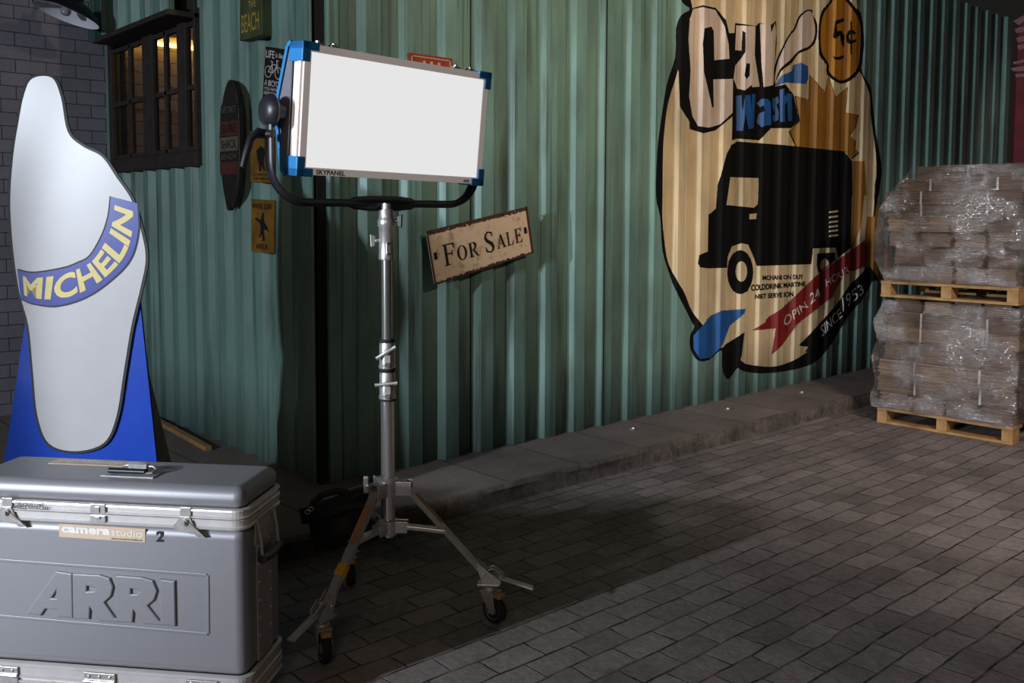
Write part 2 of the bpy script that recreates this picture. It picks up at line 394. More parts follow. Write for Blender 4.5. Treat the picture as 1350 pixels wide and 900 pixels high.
slabbox('floor', (-6, -4, -.1), (16, KY+.02, 0), 'pavers')
slabbox('floor_sidewalk', (-6, KY+.006, -.05), (16, 6.3, ZS), 'slab')
mb = MB(); rows = []
xs = [-6+.06*i for i in range(280)]
for (dy, z) in ((.02, ZS+.002), (.004, ZS-.002), (-.004, ZS-.016), (-.002, .04), (-.006, 0)):
    rows.append([V((x, KY+dy+noise.noise(V((x*4, z*20, 0)))*.012, z+noise.noise(V((x*6, 3, z)))*(.006 if z > .01 else 0))) for x in xs])
tag(mb.grid(rows).build('trim_kerb', 'kerb', smooth=True), kind='structure')
# right-hand corrugated wall
mb = MB(); corr(mb, 2.15, 9.42, ZS, HW, lambda s, d, z: V((s, YW+d, z)), PH0)
wr = tag(mb.build('wall_right', 'teal', fix=False), kind='structure')
mb = MB(); mb.box((9.40, YW-.03, ZS), (9.50, YW+.08, HW))
mb.box((2.14, YW-.004, ZS), (2.158, YW+.1, HW))
tag(mb.build('trim_post', 'teal', bevel=.006), kind='structure')
tag(MB().box((2.097, YW+.02, ZS), (2.14, YW+.03, HW)).build('trim_gap_shade', 'rubber'), kind='structure')  # dark strip coloured in for the shade of the open corner slot
for x in (2.962, 3.905):
    tag(MB().box((x, YW+prof(x-PH0)-.004, ZS), (x+.006, YW+.045, HW)).build('trim_seam', 'darkmetal'), kind='structure')
tag(MB().box((2.11, YW+.05, ZS), (9.5, YW+.09, HW)).build('wall_backing', 'darkmetal'), kind='structure')
# left corrugated wall with the window opening
PHL, PL_ = 3.72, .2
WY0, WY1, WZ0, WZ1 = 4.765, 6.055, 1.535, 2.345
fl = lambda s, d, z: V((XC+d, s, z))
mb = MB(); corr(mb, 3.70, WY0, ZS, HW, fl, PHL, PL_); corr(mb, WY0, YB, ZS, WZ0, fl, PHL, PL_); corr(mb, WY0, YB, WZ1, HW, fl, PHL, PL_)
tag(mb.build('wall_left', 'teal', fix=False), kind='structure')
mb = MB(); mb.box((XC-.012, 3.63, ZS), (XC+.004, 3.705, HW)); mb.box((XC-.03, WY1, ZS), (XC+.06, YB, HW))
tag(mb.build('trim_corner', 'teal', bevel=.004), kind='structure')
tag(MB().box((XC+.045, WY1, ZS), (XC+.08, YB, HW)).box((XC+.045, 3.62, ZS), (XC+.08, WY0-.01, HW)).box((XC+.045, WY0-.01, ZS), (XC+.08, WY1, WZ0-.01)).box((XC+.045, WY0-.01, WZ1+.01), (XC+.08, WY1, HW)).build('wall_lining', 'darkmetal'), kind='structure')
tag(MB().box((-6, YB, 0), (6, YB+.1, 3.6)).build('wall_back', 'brick'), kind='structure')
# room behind the window
tag(MB().box((2.18, 3.72, 2.95), (5.6, YB, 3.0)).box((5.5, 3.72, ZS), (5.6, YB, 3.0)).box((2.18, 3.68, ZS), (5.6, 3.74, 3.0)).build('wall_interior', 'interior'), kind='structure')
# projecting fascia above the window
XF = 1.93
pf = on(121, 52, 0, XF); fy1 = pf.y; fz = pf.z
fy0 = WY0+.0
mb = MB(); corr(mb, fy0, fy1-.06, fz, HW, lambda s, d, z: V((XF+d, s, z)), PHL-.05, PL_)
tag(mb.build('wall_fascia', 'teal', fix=False), kind='structure')
tag(MB().box((XF-.008, fy1-.07, fz-.02), (XC-.0, fy1, HW)).build('trim_fascia_end', 'tealdark', bevel=.003), kind='structure')
tag(MB().box((XF-.004, fy0, fz-.028), (XC, fy1-.02, fz)).build('trim_fascia_base', 'woodd', bevel=.003), kind='structure')
# window
win = thing('window_1', None, None, Mx.Translation((XC, (WY0+WY1)/2, WZ0)), kind='structure')
T = .06
mb = MB(); x0, x1 = XC-.03, XC+.012
mb.box((x0, WY0, WZ0), (x1, WY1, WZ0+.075)); mb.box((x0, WY0, WZ1-.055), (x1, WY1, WZ1))
mb.box((x0, WY1-.055, WZ0+.075), (x1, WY1, WZ1-.055)); mb.box((x0, WY0, WZ0+.075), (x1, WY0+.02, WZ1-.055))
for y, hw_ in ((5.43, .075), (4.955, .055)): mb.box((x0+.005, y-hw_, WZ0+.075), (x1, y+hw_, WZ1-.055))
mb.build('window_frame', 'woodd', win, bevel=.004, world=True)
mb = MB()
for a, b in ((5.5, 6.0), (5.005, 5.36), (4.785, 4.905)):
    for z in (WZ0+.09, WZ1-.075, 1.945): mb.box((x0+.012, a, z-.013), (x1-.005, b, z+.013))
for y in (5.725, 5.19): mb.box((x0+.012, y-.015, WZ0+.08), (x1-.005, y+.015, WZ1-.06))
mb.build('glazing_bars', 'woodd', win, bevel=.003, world=True)
for a, b in ((5.48, 6.0), (5.005, 5.38), (4.785, 4.905)):
    MB().box((XC-.006, a, WZ0+.07), (XC-.003, b, WZ1-.05)).build('pane', 'glass', win, world=True)
# tube lamp inside
t = thing('tube_light', 'glowing tube light on the room wall behind the window', 'light', Mx.Translation((2.6, YB-.05, 2.363)))
MB().cyl((2.185, YB-.05, 2.363), (4.1, YB-.05, 2.363), .013).build('tube', 'tube', t, world=True)
MB().box((2.22, YB-.03, 2.378), (4.13, YB-.001, 2.42)).build('fitting', 'white', t, world=True)
# plank at the foot of the left wall
a = on(201, 549, 2, ZS+.02); b = on(275, 589, 2, ZS+.02)
tag(MB().bar((a.x, a.y, ZS+.012), (b.x, b.y, ZS+.012), .035, .024).build('wooden_batten', 'wood', bevel=.002), 'long pale wooden batten lying on the ground along the left wall', 'wood strip')
for (px, py) in ((834, 566), (959, 540), (1057, 518)):
    p = on(px, py, 2, ZS)
    tag(MB().lathe([(.016, .0), (.018, .006), (.012, .008), (.011, .004)], p, n=24).build('bottle_cap', 'steel'), {834: 'small metal cap on the sidewalk, nearest the light stand', 959: 'small metal cap on the sidewalk under the blue foot of the mural', 1057: 'small metal cap on the sidewalk nearest the pallets'}[px], 'cap', 'metal caps on the sidewalk')
# red container far right
rc = thing('shipping_container', 'dark red container with worn pale lettering beyond the pallets', 'container', Mx.Translation((10.6, 1.9, ZS-.08)))
MB().box((9.52, .6, 0), (12, 3.52, 3.15)).build('body', 'maroon', rc, bevel=.02, world=True)
mb = MB()
for q in ([(1336, 28), (1350, 20), (1356, 24), (1343, 33)], [(1338, 38), (1356, 33), (1358, 40), (1340, 44)], [(1340, 50), (1358, 45), (1358, 52), (1342, 56)], [(1341, 60), (1358, 56), (1358, 62), (1343, 66)],
          [(1335, 82), (1358, 76), (1358, 80), (1337, 85)], [(1331, 90), (1358, 86), (1358, 93), (1337, 94)], [(1338, 98), (1358, 96), (1358, 100), (1340, 102)], [(1330, 32), (1334, 30), (1334, 32), (1331, 34)], [(1326, 50), (1333, 47), (1334, 50), (1328, 53)]):
    MB().prism([on(x, y, 0, 9.518) for x, y in q], (-.002, 0, 0)).build('worn_lettering', 'pinkmark', rc, world=True)
# barn lamp
dep = 5.25; lat = (96-CX)/F_*dep; zc = H+dep*math.tan(math.atan((CY-22)/F_)-PIT)
o = LD(lat, dep, zc); ax = (LD(-.27, -.16, 0)+V((0, 0, -.95))).normalized()
lp = thing('barn_lamp', 'black metal barn lamp with white inside, bulb showing, in front of the block wall', 'lamp', Mx.Translation(o))
R = 41.5/F_*dep
prf = [(R*1.0, 0), (R*1.01, -.006), (R*.9, -.035), (R*.62, -.07), (R*.35, -.095), (R*.3, -.15), (.02, -.16)]
pin = [(R*.985, .001), (R*.885, -.028), (R*.6, -.062), (R*.3, -.088), (.01, -.09)]
def shade(pr): 
    m = MB(); ax2 = ax; a = ax2.orthogonal().normalized(); b = ax2.cross(a); n = 48; rg = []
    for r, h in pr: rg.append([m.bm.verts.new(o+ax2*h+(a*cos(2*pi*k/n)+b*sin(2*pi*k/n))*r) for k in range(n)])
    for A, B in zip(rg, rg[1:]):
        for k in range(n): m.bm.faces.new((A[k], A[(k+1) % n], B[(k+1) % n], B[k]))
    return m
shade(prf).build('lamp_shade', 'darkmetal', lp, world=True, smooth=True)
shade(pin).build('shade_lining', 'enamel', lp, world=True, smooth=True)
mb = MB(); mb.lathe([(.012, -.09), (.014, -.06), (.026, -.035), (.029, -.02), (.022, -.004), (.006, .002)], o+LD(-.01, 0, 0), ax, 24); mb.build('bulb', 'bulb', lp, world=True, smooth=True)
MB().tube([o-ax*.15, o-ax*.25, o-ax*.32+V((0, .1, .03)), V((o.x, YB-.02, o.z+.38))], .012).build('arm', 'darkmetal', lp, world=True, smooth=True)
MB().lathe([(.05, 0), (.05, .02)], V((o.x, YB-.02, o.z+.38)), (0, 1, 0)).build('wall_plate', 'darkmetal', lp, world=True)
# ============================================================ mural on the corrugated wall
mu = thing('painted_mural', 'painted car wash mural with black van and banners on the teal corrugated wall', 'mural', Mx.Translation((5.5, YW, ZS)))
def conform(vs, fs, lift, name, mat):
    bm = bmesh.new(); v = [bm.verts.new(p) for p in vs]
    for f in fs:
        try: bm.faces.new([v[i] for i in f])
        except ValueError: pass
    xa, xb = min(p.x for p in vs), max(p.x for p in vs)
    for x in breaks(xa, xb, PH0)[1:-1]:
        bmesh.ops.bisect_plane(bm, geom=bm.verts[:]+bm.edges[:]+bm.faces[:], plane_co=(x, 0, 0), plane_no=(1, 0, 0), dist=1e-5)
    for p in bm.verts:
        p.co.y = YW+prof(p.co.x-PH0)-lift
    bmesh.ops.recalc_face_normals(bm, faces=bm.faces)
    if bm.faces and sum(f.normal.y*f.calc_area() for f in bm.faces) > 0: bmesh.ops.reverse_faces(bm, faces=bm.faces)
    m = MB(); m.bm.free(); m.bm = bm
    return m.build(name, mat, mu, world=True, fix=False)
A = lambda x, y: (850+x/3.46, y/3.46)          # two tracing frames
B = lambda x, y: (850+x/3.46, 240+y/3.46)
Cc = lambda x, y: (970+x/6.4286, 330+y/6.4286)
def wall2(p):                       # first hit of the sight line with the corrugated surface
    a, b = on(p[0], p[1], 1, YW-.0005), on(p[0], p[1], 1, YW+DEP+.0005)
    for k in range(49):
        q = a.lerp(b, k/48)
        if q.y >= YW+prof(q.x-PH0): return (q.x, q.z)
    return (b.x, b.z)
def dens(pts, st=2.5):
    out = []
    for i, a in enumerate(pts):
        b = pts[(i+1) % len(pts)]; n = max(1, int(math.hypot(b[0]-a[0], b[1]-a[1])/st))
        out += [(a[0]+(b[0]-a[0])*k/n, a[1]+(b[1]-a[1])*k/n) for k in range(n)]
    return out
def mp(name, mat, lay, *polys, smooth=0):
    P = []
    for fr, pts in polys:
        w = [fr(*p) for p in pts]
        if smooth: w = [(x[0], x[1]) for x in smooth_poly([(a, b, 0) for a, b in w], smooth)]
        w = [wall2(p) for p in dens(w)]
        P.append(w)
    vs, fs = poly_flat(P)
    return conform([V((v.x, 0, v.y)) for v in vs], fs, .0012+lay*.0009, name, mat)
def mt(s, fr, q, mat, lay, bold=.045, name='painted_lettering'):
    q = [V((*fr(*p), 0)) for p in q]; vs, fs = text_flat(s, bold)
    bm = bmesh.new(); vv = [bm.verts.new(v) for v in vs]
    for f in fs:
        try: bm.faces.new([vv[i] for i in f])
        except ValueError: pass
    for k in range(1, 40): bmesh.ops.bisect_plane(bm, geom=bm.verts[:]+bm.edges[:]+bm.faces[:], plane_co=(k/40, 0, 0), plane_no=(1, 0, 0))
    bm.verts.index_update(); vs = [v.co.copy() for v in bm.verts]; fs = [[v.index for v in f.verts] for f in bm.faces]; bm.free()
    w = [V((*wall2(quad(q, v.x, v.y)), 0)) for v in vs]
    return conform([V((p.x, 0, p.y)) for p in w], fs, .0012+lay*.0009, name, mat)
def ab(*runs):     # concatenate runs traced in different frames into photo pixels
    out = []
    for fr, pts in runs: out += [fr(*p) for p in pts]
    return out
I = lambda x, y: (x, y)
outer = ab((A, [(190, -260), (150, -60), (170, 10), (205, 42), (165, 70), (142, 130), (138, 260), (100, 385), (72, 560), (56, 700), (50, 890)]),
           (B, [(70, 160), (80, 310), (112, 420), (132, 475), (175, 560), (215, 640), (225, 660), (207, 700), (206, 750), (225, 795), (248, 815), (292, 812), (338, 770), (352, 775), (352, 830), (362, 880), (385, 897), (420, 848), (450, 862), (530, 872), (640, 862), (740, 838), (800, 800), (850, 735), (912, 630), (1000, 520), (1038, 445), (1068, 442), (1075, 300), (1060, 100)]),
           (A, [(1068, 880), (1080, 780), (1068, 690), (1052, 600), (1038, 470), (1030, 400), (1000, 350), (985, 300), (1000, 200), (985, 60), (960, 20), (1010, -100), (900, -260)]))
mp('outline_field', 'ink', 0, (I, outer), smooth=3)
cream = ab((A, [(225, -240), (200, -60), (215, 35), (200, 90), (170, 200), (150, 320), (105, 470), (88, 600), (82, 700), (80, 890)]),
           (B, [(79, 160), (92, 300), (110, 380), (150, 455), (180, 505), (215, 590), (262, 650), (300, 700), (340, 752), (368, 745), (440, 700), (436, 812), (520, 838), (605, 838), (690, 806), (745, 768), (745, 748), (1000, 400), (1003, 260), (1015, 160), (1040, 155), (1048, 10)]),
           (A, [(1056, 800), (1052, 700), (1030, 530), (1024, 430), (985, 335), (976, 300), (960, -60), (880, -240)]))
mp('cream_field', 'cream', 1, (I, cream), smooth=3)
mp('letter_shadow', 'ink', 2, (A, [(215, 38), (165, 70), (142, 130), (138, 260), (152, 330), (158, 485), (202, 555), (203, 588), (265, 608), (320, 595), (398, 532), (396, 640), (420, 632), (520, 640), (575, 585), (668, 584), (704, 552), (676, 430), (640, 385), (592, 395), (600, 345), (590, 300), (600, 200), (597, 96), (575, 112), (520, 105), (505, 118), (410, 105), (408, 150), (383, 152), (370, 95), (322, 36), (262, 24)]))
mp('letter', 'pinkcream', 3, (A, [(218, 42), (203, 90), (197, 180), (207, 320), (200, 440), (215, 530), (240, 575), (290, 582), (340, 568), (398, 515), (400, 360), (310, 362), (312, 490), (305, 490), (285, 400), (268, 330), (262, 200), (270, 130), (300, 122), (312, 140), (315, 275), (384, 268), (380, 200), (362, 120), (320, 46), (262, 33)]))
mp('letter', 'pinkcream', 3, (A, [(415, 116), (503, 120), (499, 250), (521, 395), (490, 398), (485, 388), (455, 412), (420, 405), (403, 360), (410, 300), (440, 262), (457, 235), (457, 150), (443, 140), (438, 232), (410, 228)]), (A, [(462, 288), (478, 290), (476, 345), (462, 362), (452, 345)]))
mp('letter', 'pinkcream', 3, (A, [(522, 110), (572, 108), (574, 150), (592, 105), (597, 150), (588, 300), (584, 388), (540, 398), (530, 300)]))
mp('swoosh_outline', 'ink', 2, (A, [(582, 395), (592, 295), (625, 215), (655, 160), (678, 130), (700, 75), (735, 46), (763, 46), (763, 64), (784, 110), (780, 180), (752, 222), (700, 245), (668, 288), (620, 325)]), smooth=3)
mp('swoosh', 'pinkcream', 3, (A, [(590, 380), (600, 298), (630, 222), (660, 165), (684, 135), (706, 82), (735, 54), (756, 54), (768, 90), (774, 140), (768, 180), (748, 210), (700, 232), (660, 275), (612, 318)]), smooth=3)
mp('scarf', 'bluew', 4, (A, [(588, 395), (620, 345), (668, 325), (675, 296), (710, 286), (742, 303), (744, 362), (733, 382), (690, 380), (640, 376)]))
for pts in ([(412, 437), (437, 434), (442, 510), (456, 434), (478, 433), (484, 500), (486, 430), (502, 428), (494, 585), (470, 588), (458, 520), (444, 597), (414, 596)],
            [(508, 470), (530, 450), (560, 452), (572, 470), (574, 570), (550, 572), (530, 580), (508, 560), (515, 520), (545, 505), (540, 480), (522, 490)],
            [(580, 450), (605, 440), (608, 465), (598, 480), (608, 510), (606, 548), (584, 556), (580, 530), (592, 520), (580, 490)],
            [(612, 410), (634, 402), (636, 440), (650, 425), (668, 430), (670, 552), (652, 552), (648, 460), (636, 480), (636, 556), (614, 556)]):
    mp('letter', 'bluew', 4, (A, pts))
mp('coin_outline', 'ink', 3, (A, [(838, 12), (806, 50), (790, 130), (795, 250), (826, 290), (830, 340), (885, 380), (935, 367), (980, 320), (992, 250), (994, 120), (975, 60), (930, 0), (900, -40), (860, -30)]), smooth=3)
mp('coin', 'amber', 4, (A, [(845, 20), (815, 60), (800, 130), (804, 235), (835, 290), (840, 330), (885, 366), (925, 355), (966, 312), (978, 240), (980, 120), (960, 65), (920, 12), (895, -20), (865, -15)]), smooth=3)
mp('numeral', 'ink', 5, (A, [(866, 95), (906, 82), (905, 98), (872, 112), (874, 142), (895, 140), (908, 165), (905, 222), (890, 190), (888, 160), (868, 178), (854, 172)]))
mp('numeral', 'ink', 5, (A, [(960, 150), (945, 136), (925, 140), (914, 165), (918, 195), (935, 202), (962, 190), (960, 178), (935, 188), (927, 165), (938, 150), (955, 160)]))
mp('numeral', 'ink', 5, (A, [(934, 98), (941, 98), (942, 248), (934, 248)]))
mp('smile', 'ink', 5, (A, [(853, 256), (865, 260), (890, 258), (905, 252), (905, 264), (885, 274), (862, 272)]))
star = [(685, 440), (748, 457), (752, 345), (820, 425), (835, 350), (868, 445), (922, 400), (912, 515), (970, 525), (958, 580), (930, 618), (958, 640), (955, 672), (972, 695), (940, 722), (910, 690), (690, 668), (660, 600), (706, 552)]
cx_, cy_ = 825, 560
mp('starburst_outline', 'ink', 2, (A, [((x-cx_)*1.03+cx_, (y-cy_)*1.03+cy_) for x, y in star]))
mp('starburst', 'ochre', 3, (A, star))
mp('ochre_field', 'ochre', 2, (I, ab((B, [(1012, 160), (1045, 158), (1058, 90), (1090, 260), (1132, 330), (1140, 440), (1062, 442), (1030, 400), (1000, 385), (1003, 262)]))))
mp('ochre_stripe', 'ochre', 2, (I, ab((A, [(950, 735), (1000, 735), (1010, 890)]), (B, [(1000, 60), (985, 200), (940, 320), (936, 300), (948, 60)]))))
mp('red_patch', 'redw', 3, (B, [(1036, 325), (1075, 308), (1060, 290), (1090, 262), (1100, 320), (1075, 340), (1040, 346)]))
van = ab((A, [(395, 660), (420, 645), (640, 662), (905, 690), (945, 735), (946, 890)]), (B, [(944, 60), (936, 300), (880, 345), (872, 298), (765, 302), (757, 374), (508, 382), (490, 330), (470, 285), (440, 278), (396, 292), (376, 340), (373, 390), (285, 393), (250, 388), (240, 370), (246, 332), (286, 316), (289, 150), (322, 120), (330, 10)]), (A, [(345, 800), (372, 700)]))
mp('van', 'ink', 3, (I, van))
mp('van_window', 'cream', 4, (I, ab((A, [(388, 808), (515, 812), (514, 890)]), (B, [(512, 100), (495, 117), (370, 104)]))))
mp('van_handle', 'cream', 4, (B, [(474, 146), (508, 142), (505, 168), (476, 170)]))
for k, y in enumerate((133, 156, 179, 200, 220, 242)):
    mp('van_vent', 'cream', 4, (B, [(838+(y % 5), y), (880, y-5), (878, y+4), (836, y+8)]))
def ell(cx, cy, rx, ry, n=28): return [(cx+rx*cos(2*pi*k/n), cy+ry*sin(2*pi*k/n)) for k in range(n)]
mp('wheel', 'ink', 4, (B, ell(433, 410, 59, 100)), (B, ell(438, 407, 27, 47)))
mp('wheel', 'ink', 4, (B, [(784, 326), (864, 320), (866, 352), (838, 380), (790, 416), (782, 380)]), (B, [(800, 360), (818, 345), (834, 360), (838, 374), (800, 402), (796, 385)]))
mp('red_banner', 'redw', 5, (B, [(485, 676), (545, 640), (560, 615), (620, 578), (780, 425), (935, 312), (1000, 265), (1012, 300), (1004, 380), (905, 425), (852, 522), (690, 650), (625, 742), (574, 788), (594, 666)]))
mp('black_banner', 'ink', 5, (B, [(700, 744), (752, 690), (870, 560), (930, 470), (1022, 382), (1062, 440), (1035, 450), (1000, 515), (912, 628), (850, 735), (800, 760)]))
mp('blue_foot', 'bluew', 4, (B, [(218, 700), (260, 655), (298, 608), (350, 585), (458, 578), (452, 598), (385, 655), (352, 742), (298, 800), (248, 806), (220, 760)]))
mp('black_foot', 'ink', 4, (B, [(362, 742), (452, 684), (440, 790), (415, 850), (385, 893), (356, 870), (352, 800)]))
mt('MCHANI ON DUY', Cc, [(222, 252), (572, 243), (568, 203), (222, 212)], 'ink', 3)
mt('COLDDRINK MARTINE', Cc, [(125, 345), (590, 300), (586, 262), (125, 290)], 'ink', 3)
mt('NIET SERVE ION', Cc, [(158, 412), (485, 392), (485, 345), (160, 372)], 'ink', 3)
mt('OPIN', Cc, [(405, 650), (610, 480), (575, 430), (400, 565)], 'chalk', 6, .0)
mt('24', Cc, [(625, 460), (720, 380), (690, 320), (620, 365)], 'chalk', 6, .01)
mt('HOUR,', Cc, [(760, 320), (985, 185), (955, 120), (750, 245)], 'chalk', 6, .0)
mt('SINCE', Cc, [(722, 735), (895, 560), (872, 490), (710, 640)], 'chalk', 6, .0)
mt('1953', Cc, [(900, 520), (1085, 355), (1055, 280), (890, 400)], 'chalk', 6, .0)
# ============================================================ signs
def wall_sign(name, label, cat, q, ax, val, thick, mat, edge=None, bevel=.002):
    P = [on(x, y, ax, val) for x, y in q]      # BL BR TR TL on the front plane
    off = V((thick, 0, 0)) if ax == 0 else V((0, thick, 0))
    c = sum(P, V((0, 0, 0)))/4+off
    t = thing(name, label, cat, Mx.Translation(c))
    MB().prism(P, off).build('board', mat, t, world=True, bevel=bevel)
    return t, P
def sub(P, u0, u1, v0, v1): return [quad(P, u0, v0), quad(P, u1, v0), quad(P, u1, v1), quad(P, u0, v1)]
# FOR SALE
fs_, P = wall_sign('for_sale_sign', 'rust-edged cream enamel sign reading For Sale hung at a tilt on the teal wall', 'sign', [(573.5, 375), (702, 333), (694, 274.5), (562.5, 307)], 1, YW-.05, .008, M['forsale'])
lf = V((0, -.0015, 0))
def strokes_text(parent, P, word, name='lettering', mat='letterblk'):
    # condensed serif capitals drawn in unit boxes: list of polygons
    G = {'F': [[(0, 0), (.5, 0), (.5, .04), (.36, .07), (.36, .93), (.0, 1), (0, .96), (.14, .93), (.14, .07), (0, .04)], [(.3, 1), (1, 1), (1, .74), (.93, .74), (.85, .93), (.3, .95)], [(.3, .56), (.72, .56), (.75, .66), (.8, .66), (.8, .4), (.75, .4), (.7, .5), (.3, .5)], [(0, .95), (.4, .95), (.4, 1), (0, 1)]],
         'R': [[(0, 0), (.5, 0), (.5, .05), (.36, .08), (.36, .95), (.0, 1), (0, .95), (.14, .93), (.14, .07), (0, .05)], [(.3, 1), (.7, .98), (.86, .86), (.88, .7), (.78, .54), (.6, .46), (.3, .46), (.3, .51), (.5, .51), (.62, .6), (.66, .74), (.6, .88), (.48, .95), (.3, .95)], [(.42, .5), (.6, .5), (.95, .07), (1.05, .04), (1.05, 0), (.8, 0)]],
         'L': [[(0, 0), (.95, 0), (1, .32), (.94, .32), (.8, .06), (.36, .05), (.36, .93), (.5, .96), (.5, 1), (0, 1), (0, .96), (.14, .93), (.14, .07), (0, .04)]],
         'E': [[(0, 0), (.95, 0), (1, .28), (.94, .28), (.8, .06), (.36, .05), (.36, .48), (.62, .48), (.68, .36), (.74, .36), (.74, .68), (.68, .68), (.62, .54), (.36, .54), (.36, .95), (.78, .94), (.88, .74), (.94, .74), (.92, 1), (0, 1), (0, .96), (.14, .93), (.14, .07), (0, .04)]],
         'A': [[(.45, 1), (.58, 1), (.95, .07), (1.05, .04), (1.05, 0), (.6, 0), (.6, .04), (.72, .07), (.43, .82), (.18, .07), (.3, .04), (.3, 0), (-.05, 0), (-.05, .04), (.08, .07)], [(.22, .3), (.7, .3), (.68, .36), (.24, .36)]],
         'O': [[(.5+.5*cos(a*pi/12), .5+.5*sin(a*pi/12)) for a in range(24)]+[(1.0, .5), (.78, .5)]+[(.5+.28*cos(-a*pi/12), .5+.45*sin(-a*pi/12)) for a in range(24)]+[(.78, .5)]],
         'S': [[(.88, .72), (.82, .72), (.72, .9), (.5, .95), (.3, .86), (.3, .72), (.48, .6), (.8, .46), (.95, .26), (.86, .07), (.6, -.02), (.36, .0), (.14, .05), (.08, .3), (.14, .3), (.26, .1), (.5, .04), (.7, .1), (.7, .24), (.56, .36), (.22, .52), (.08, .7), (.16, .9), (.44, 1.02), (.66, .99), (.86, .95)]]}
    mb = MB()
    for ch, u0, u1, v0, v1 in word:
        for poly in G[ch]:
            vs, fs = poly_flat([poly])
            mb.add([quad(P, u0+(u1-u0)*v.x, v0+(v1-v0)*v.y)+lf for v in vs], fs)
    return mb.build(name, mat, parent, world=True, fix=False)
strokes_text(fs_, P, [('F', .115, .225, .28, .70), ('O', .245, .34, .30, .60), ('R', .355, .45, .30, .60), ('S', .515, .62, .29, .72), ('A', .645, .73, .31, .60), ('L', .745, .815, .31, .60), ('E', .835, .91, .31, .62)])
mb = MB(); rj = random.Random(3)
for v0, sgn, th in ((-.01, 1, .05), (1.035, -1, .085)):
    n_ = 46; 
    for k in range(n_):
        mb.prism([quad(P, k/n_, v0), quad(P, (k+1)/n_, v0), quad(P, (k+1)/n_, v0+sgn*(th+rj.uniform(-.03, .02))), quad(P, k/n_, v0+sgn*(th+rj.uniform(-.03, .02)))][::sgn], (0, -.002, 0))
for u0, u1 in ((-.004, .01), (.988, 1.012)): mb.prism([quad(P, u0, -.01), quad(P, u1, -.01), quad(P, u1, 1.035), quad(P, u0, 1.035)], (0, -.002, 0))
bmesh.ops.remove_doubles(mb.bm, verts=mb.bm.verts, dist=.0004)
mb.build('rusty_rim', 'rim', fs_, world=True)
for u in (.045, .955): MB().prism([p+V((0, -.0015, 0)) for p in sub(P, u-.014, u+.014, .46, .6)], (0, .001, 0)).build('screw_slot', 'darkmetal', fs_, world=True)
for u, v in ((.2, .985), (.87, 1.0), (.16, .03), (.82, .05)): c = quad(P, u, v); MB().cyl(c+V((0, -.006, 0)), c+V((0, .05, 0)), .004, n=10).build('nail', 'steel', fs_, world=True)
for u in (.1, .5, .9): c = quad(P, u, .6); MB().box((c.x-.02, YW-.042, c.z-.02), (c.x+.02, YW+.002, c.z+.02)).build('standoff', 'darkmetal', fs_, world=True)
# ALL sign half behind the panel
al, P = wall_sign('metal_sign', 'red sign with pale letters ALL behind the lit panel', 'sign', [(541, 150), (597, 158), (596.5, 77), (539, 69)], 1, YW-.012, .01, M['redsign'])
mb = MB()
for r in ((.05, .07, .04, .96), (.93, .95, .04, .96), (.05, .95, .945, .96), (.05, .95, .04, .06)): mb.prism([p+lf for p in sub(P, *r)], (0, -.001, 0))
mb.build('border_line', 'creampr', al, world=True)
text_on(al, 'ALL', sub(P, .2, .82, .66, .90), 'creampr', .04, lift=lf)
# signs on the left wall
lx = V((-.0015, 0, 0)); SX = XC-.05
bc, P = wall_sign('beach_sign', 'olive wooden sign reading Beach, high on the left wall', 'sign', [(316, 54), (345.5, 46), (344, -55), (316, -45)], 0, SX, .05, M['greensign'])
text_on(bc, 'BEACH', sub(P, .1, .88, .09, .33), 'yelprint', .0, lift=lx)
text_on(bc, 'THE', sub(P, .42, .75, .40, .49), 'yelprint', .0, lift=lx)
li, P = wall_sign('bicycle_sign', 'black wooden sign with pale bicycle drawing and Life lettering', 'sign', [(345, 143), (372, 149), (376, 65.3), (350, 61.2)], 0, SX, .05, M['blacksign'])
for s, r in (('LIFE', (.06, .5, .83, .95)), ('is like', (.56, .94, .85, .93)), ('A BICYCLE', (.08, .94, .385, .48)), ('YOU HAVE TO', (.08, .94, .315, .365)), ('KEEP MOVING', (.08, .94, .24, .295)), ('TO', (.4, .6, .17, .22)), ('KEEP', (.25, .75, .08, .15))):
    text_on(li, s, sub(P, *r), 'white', .01, lift=lx)
mb = MB()
def pq(u, v): return quad(P, u, v)+lx
for cu in (.24, .74):
    for k in range(24):
        a0, a1 = 2*pi*k/24, 2*pi*(k+1)/24
        p = [pq(cu+.17*r*cos(a), .61+.095*r*sin(a)) for r, a in ((1, a0), (1, a1), (.88, a1), (.88, a0))]; mb.prism(p, (-.001, 0, 0))
for a, b in (((.24, .61), (.42, .74)), ((.42, .74), (.66, .73)), ((.66, .73), (.47, .60)), ((.47, .60), (.40, .77)), ((.24, .61), (.47, .60)), ((.63, .80), (.74, .61)), ((.34, .785), (.46, .77)), ((.62, .81), (.74, .80))):
    d = V((b[0]-a[0], (b[1]-a[1])*2.6, 0)).normalized(); n_ = V((-d.y, d.x/2.6, 0))*.016
    mb.prism([pq(a[0]+n_.x, a[1]+n_.y), pq(b[0]+n_.x, b[1]+n_.y), pq(b[0]-n_.x, b[1]-n_.y), pq(a[0]-n_.x, a[1]-n_.y)], (-.001, 0, 0))
mb.build('bicycle_drawing', 'white', li, world=True)
y1, P = wall_sign('surf_sign', 'yellow sign with dark standing man silhouette below the bicycle sign', 'sign', [(330, 240), (361, 241), (360, 171), (329.5, 173)], 0, XC-.012, .008, M['yelsign'])
PP = P
def sil(t, pts, name='silhouette'):
    mb = MB(); mb.prism([quad(PP, u, v)+lx for u, v in pts], (-.001, 0, 0)); mb.build(name, 'letterblk', t, world=True)
